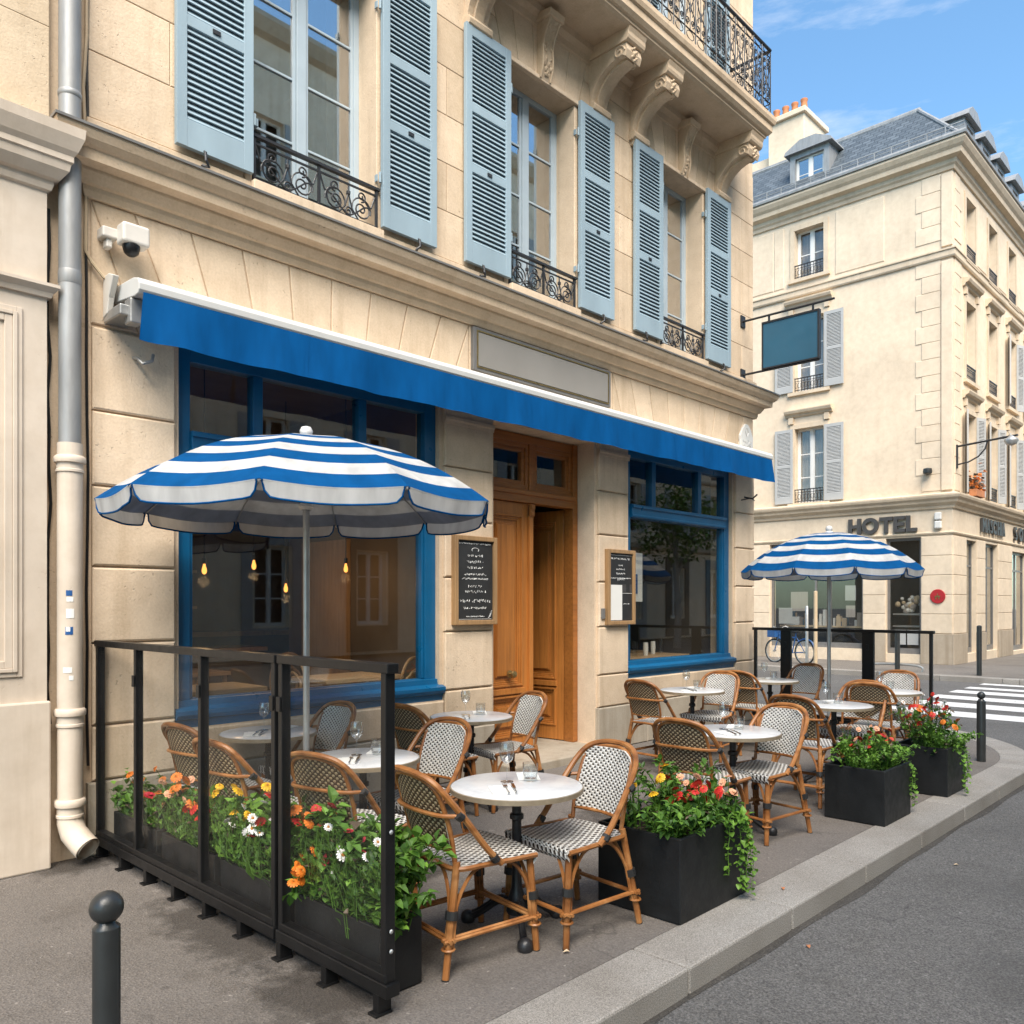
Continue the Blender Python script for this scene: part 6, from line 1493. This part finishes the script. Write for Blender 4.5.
for x,y,d,lab in ((2.95,1.45,-80,'bentwood chair inside the left window beyond the pale table'),(3.9,.9,185,'bentwood chair inside the left window right of the pale table'),(4.55,1.5,-90,'bentwood chair with double hoop near the parasol pole indoors'),(5.05,.55,100,'bentwood chair with double hoop at the right side of the left window'),(8.8,1.35,-85,'bentwood chair behind the long table in the right window'),(9.8,1.35,-95,'right-hand bentwood chair behind the long table in the right window')):
    if first: o=bc; first=False; o['label']=lab; o['group']='bentwood chairs inside the cafe'
    else: o=dup(bc,(0,0,0),0,lab)
    o.location=(x,y,.06); o.rotation_euler=(0,0,R_(d)); o.scale=(1.1,1.1,1.22)
rr=random.Random(16)
for i in range(9):
    x=8.6+.17*i+rr.uniform(-.04,.04); b=MB(); r0=rr.uniform(.03,.045); h=rr.uniform(.10,.22); b.lathe([(r0*.8,0),(r0,h*.5),(r0*.9,h)],10,(x,.62+rr.uniform(0,.2),.97),capb=True); tag(b.build('table_jar',M['paper'] if i%2 else M['wineglass'],smooth=True),'jar or cup on the long table in the right shop window','jar','jars on the long table indoors')
bar=thing('bar_counter','dark bar counter at the back of the cafe interior','counter',(4,3.6,.06))
b=MB(); b.box(2.4,5.2,3.4,3.9,.06,1.1); b.build('front',M['brown'],bar); b=MB(); b.box(2.35,5.25,3.35,3.95,1.1,1.15); b.build('top',M['frame_wood'],bar,bevel=.006)
bar=thing('wall_shelf','shelf with bottles on the back wall of the cafe interior','shelf',(4,5.5,1.6))
b=MB(); b.box(2.6,5.3,5.35,5.6,1.6,1.64); b.box(2.6,5.3,5.35,5.6,2.1,2.14); b.build('board',M['frame_wood'],bar)
rr=random.Random(6)
for i in range(16):
    x=2.8+.155*i; b=MB(); h=rr.uniform(.24,.32); b.lathe([(.036,0),(.036,h*.6),(.013,h*.75),(.012,h)],10,(x,5.45,1.64 if i%2 else 2.14),capt=True); tag(b.build('bottle',M['leaf_dry'] if i%3 else M['tan'],smooth=True),'bottle on the dim shelf at the back of the cafe','bottle','bottles on the back shelf')
pt=thing('wall_poster','small framed blue and white print inside the right shop window','picture',(8.7,.5,2.0))
b=MB(); b.box(8.35,8.85,.34,.355,1.70,2.32); b.build('sheet',M['paper'],pt); b=MB(); b.box(8.45,8.62,.336,.341,1.8,2.2); b.box(8.66,8.74,.336,.341,1.8,2.05); b.build('print',M['bike'],pt)
tag(MB().box(5.6,5.65,-.002,.0,0,.001).build('x',M['tan']),None) if False else None

# unseen tree added across the road to fill the right shop window's reflection
tt=thing('reflection_tree','leafy tree added out of view to fill the right shop window reflection','tree',(28.5,-12.2,0))
rr=random.Random(77); b=MB(); b.tube([(28.5,-12.2,-.1),(28.55,-12.15,1.5),(28.4,-12.2,3.2),(28.5,-12.1,5.0)],[.16,.13,.11,.05],10)
for k in range(7): a=k*.9; b.tube(cr([(28.45,-12.2,2.6+.25*k),(28.45+.6*math.cos(a),-12.2+.6*math.sin(a),3.4+.3*k),(28.45+1.3*math.cos(a),-12.2+1.3*math.sin(a),3.9+.35*k)],3),.035,5)
b.build('trunk',M['curtain'],tt,smooth=True); b=MB()
for i in range(2600):
    c=Vector((rr.gauss(0,1),rr.gauss(0,1),rr.gauss(0,1))).normalized()*(rr.random()**.4); q=Vector((28.5+c.x*1.9,-12.2+c.y*1.8,4.9+c.z*1.7))
    if math.sin(q.x*3.1)*math.sin(q.y*2.7)*math.sin(q.z*2.9)<-.25: continue
    leaf(b,q,Vector((rr.uniform(-1,1),rr.uniform(-1,1),rr.uniform(-.8,.5))),Vector((0,0,1)),.20,.13,rr.choice((0,0,1)),.2)
b.build('crown',[M['leaf'],M['leaf_light']],tt,normals=False)
# ================================================================== CAMERA, LIGHT, WORLD
cam=bpy.data.cameras.new('camera'); co_=bpy.data.objects.new('camera',cam); COL.objects.link(co_)
fpx=830.0; a=R_(43.9); hy=604.0
cam.sensor_width=36; cam.lens=fpx/1024*36; cam.shift_y=(hy-512)/1024; cam.clip_end=900; cam.clip_start=.05
co_.location=(0,-5.85,1.67)
fwd=Vector((math.cos(a),math.sin(a),0)); co_.rotation_euler=fwd.to_track_quat('-Z','Y').to_euler()
scene.camera=co_
SUN_EL,SUN_AZ=R_(50),(-.62,-.78)     # direction towards the sun in plan
w=bpy.data.worlds.new('World'); scene.world=w; w.use_nodes=True; nt=w.node_tree; bg=nt.nodes['Background']
sky=nt.nodes.new('ShaderNodeTexSky'); sky.sky_type='NISHITA'; sky.sun_disc=False; sky.sun_elevation=SUN_EL
sky.sun_rotation=math.atan2(SUN_AZ[0],SUN_AZ[1]); sky.air_density=1.0; sky.dust_density=.6; sky.ozone_density=.3
tm=nt.nodes.new('ShaderNodeMix'); tm.data_type='RGBA'; tm.blend_type='MULTIPLY'; tm.inputs[0].default_value=1; tm.inputs[7].default_value=(.73,.98,1.05,1); nt.links.new(sky.outputs[0],tm.inputs[6]); 
tc=nt.nodes.new('ShaderNodeTexCoord'); mp=nt.nodes.new('ShaderNodeMapping'); mp.inputs['Scale'].default_value=(1.6,1.6,7); mp.inputs['Rotation'].default_value=(0,R_(18),R_(30)); nt.links.new(tc.outputs['Generated'],mp.inputs[0])
cn=nt.nodes.new('ShaderNodeTexNoise'); cn.inputs['Scale'].default_value=2.6; cn.inputs['Detail'].default_value=8; cn.inputs['Roughness'].default_value=.62; nt.links.new(mp.outputs[0],cn.inputs['Vector'])
cr2=nt.nodes.new('ShaderNodeValToRGB'); cr2.color_ramp.elements[0].position=.57; cr2.color_ramp.elements[1].position=.80; cr2.color_ramp.elements[1].color=(.5,.5,.5,1); nt.links.new(cn.outputs['Fac'],cr2.inputs[0])
cm2=nt.nodes.new('ShaderNodeMix'); cm2.data_type='RGBA'; nt.links.new(cr2.outputs[0],cm2.inputs[0]); nt.links.new(tm.outputs[2],cm2.inputs[6]); cm2.inputs[7].default_value=(4.2,4.3,4.5,1); nt.links.new(cm2.outputs[2],bg.inputs[0]); bg.inputs[1].default_value=.110
s=bpy.data.lights.new('sun','SUN'); s.energy=3.4; s.angle=R_(46); s.color=(1.0,.90,.78); so=bpy.data.objects.new('sun',s); COL.objects.link(so)
d=Vector((SUN_AZ[0],SUN_AZ[1],0)).normalized()*math.cos(SUN_EL)+Vector((0,0,math.sin(SUN_EL))); so.rotation_euler=d.to_track_quat('Z','Y').to_euler(); so.location=(0,-30,40)
scene.view_settings.view_transform='Standard'; scene.view_settings.look='None'; scene.view_settings.gamma=1; scene.view_settings.exposure=1.43
scene.render.engine='CYCLES'; cy=scene.cycles; cy.max_bounces=8; cy.diffuse_bounces=4; cy.glossy_bounces=4; cy.transmission_bounces=6; cy.transparent_max_bounces=24; cy.use_denoising=True; cy.caustics_reflective=False; cy.caustics_refractive=False; cy.sample_clamp_indirect=6
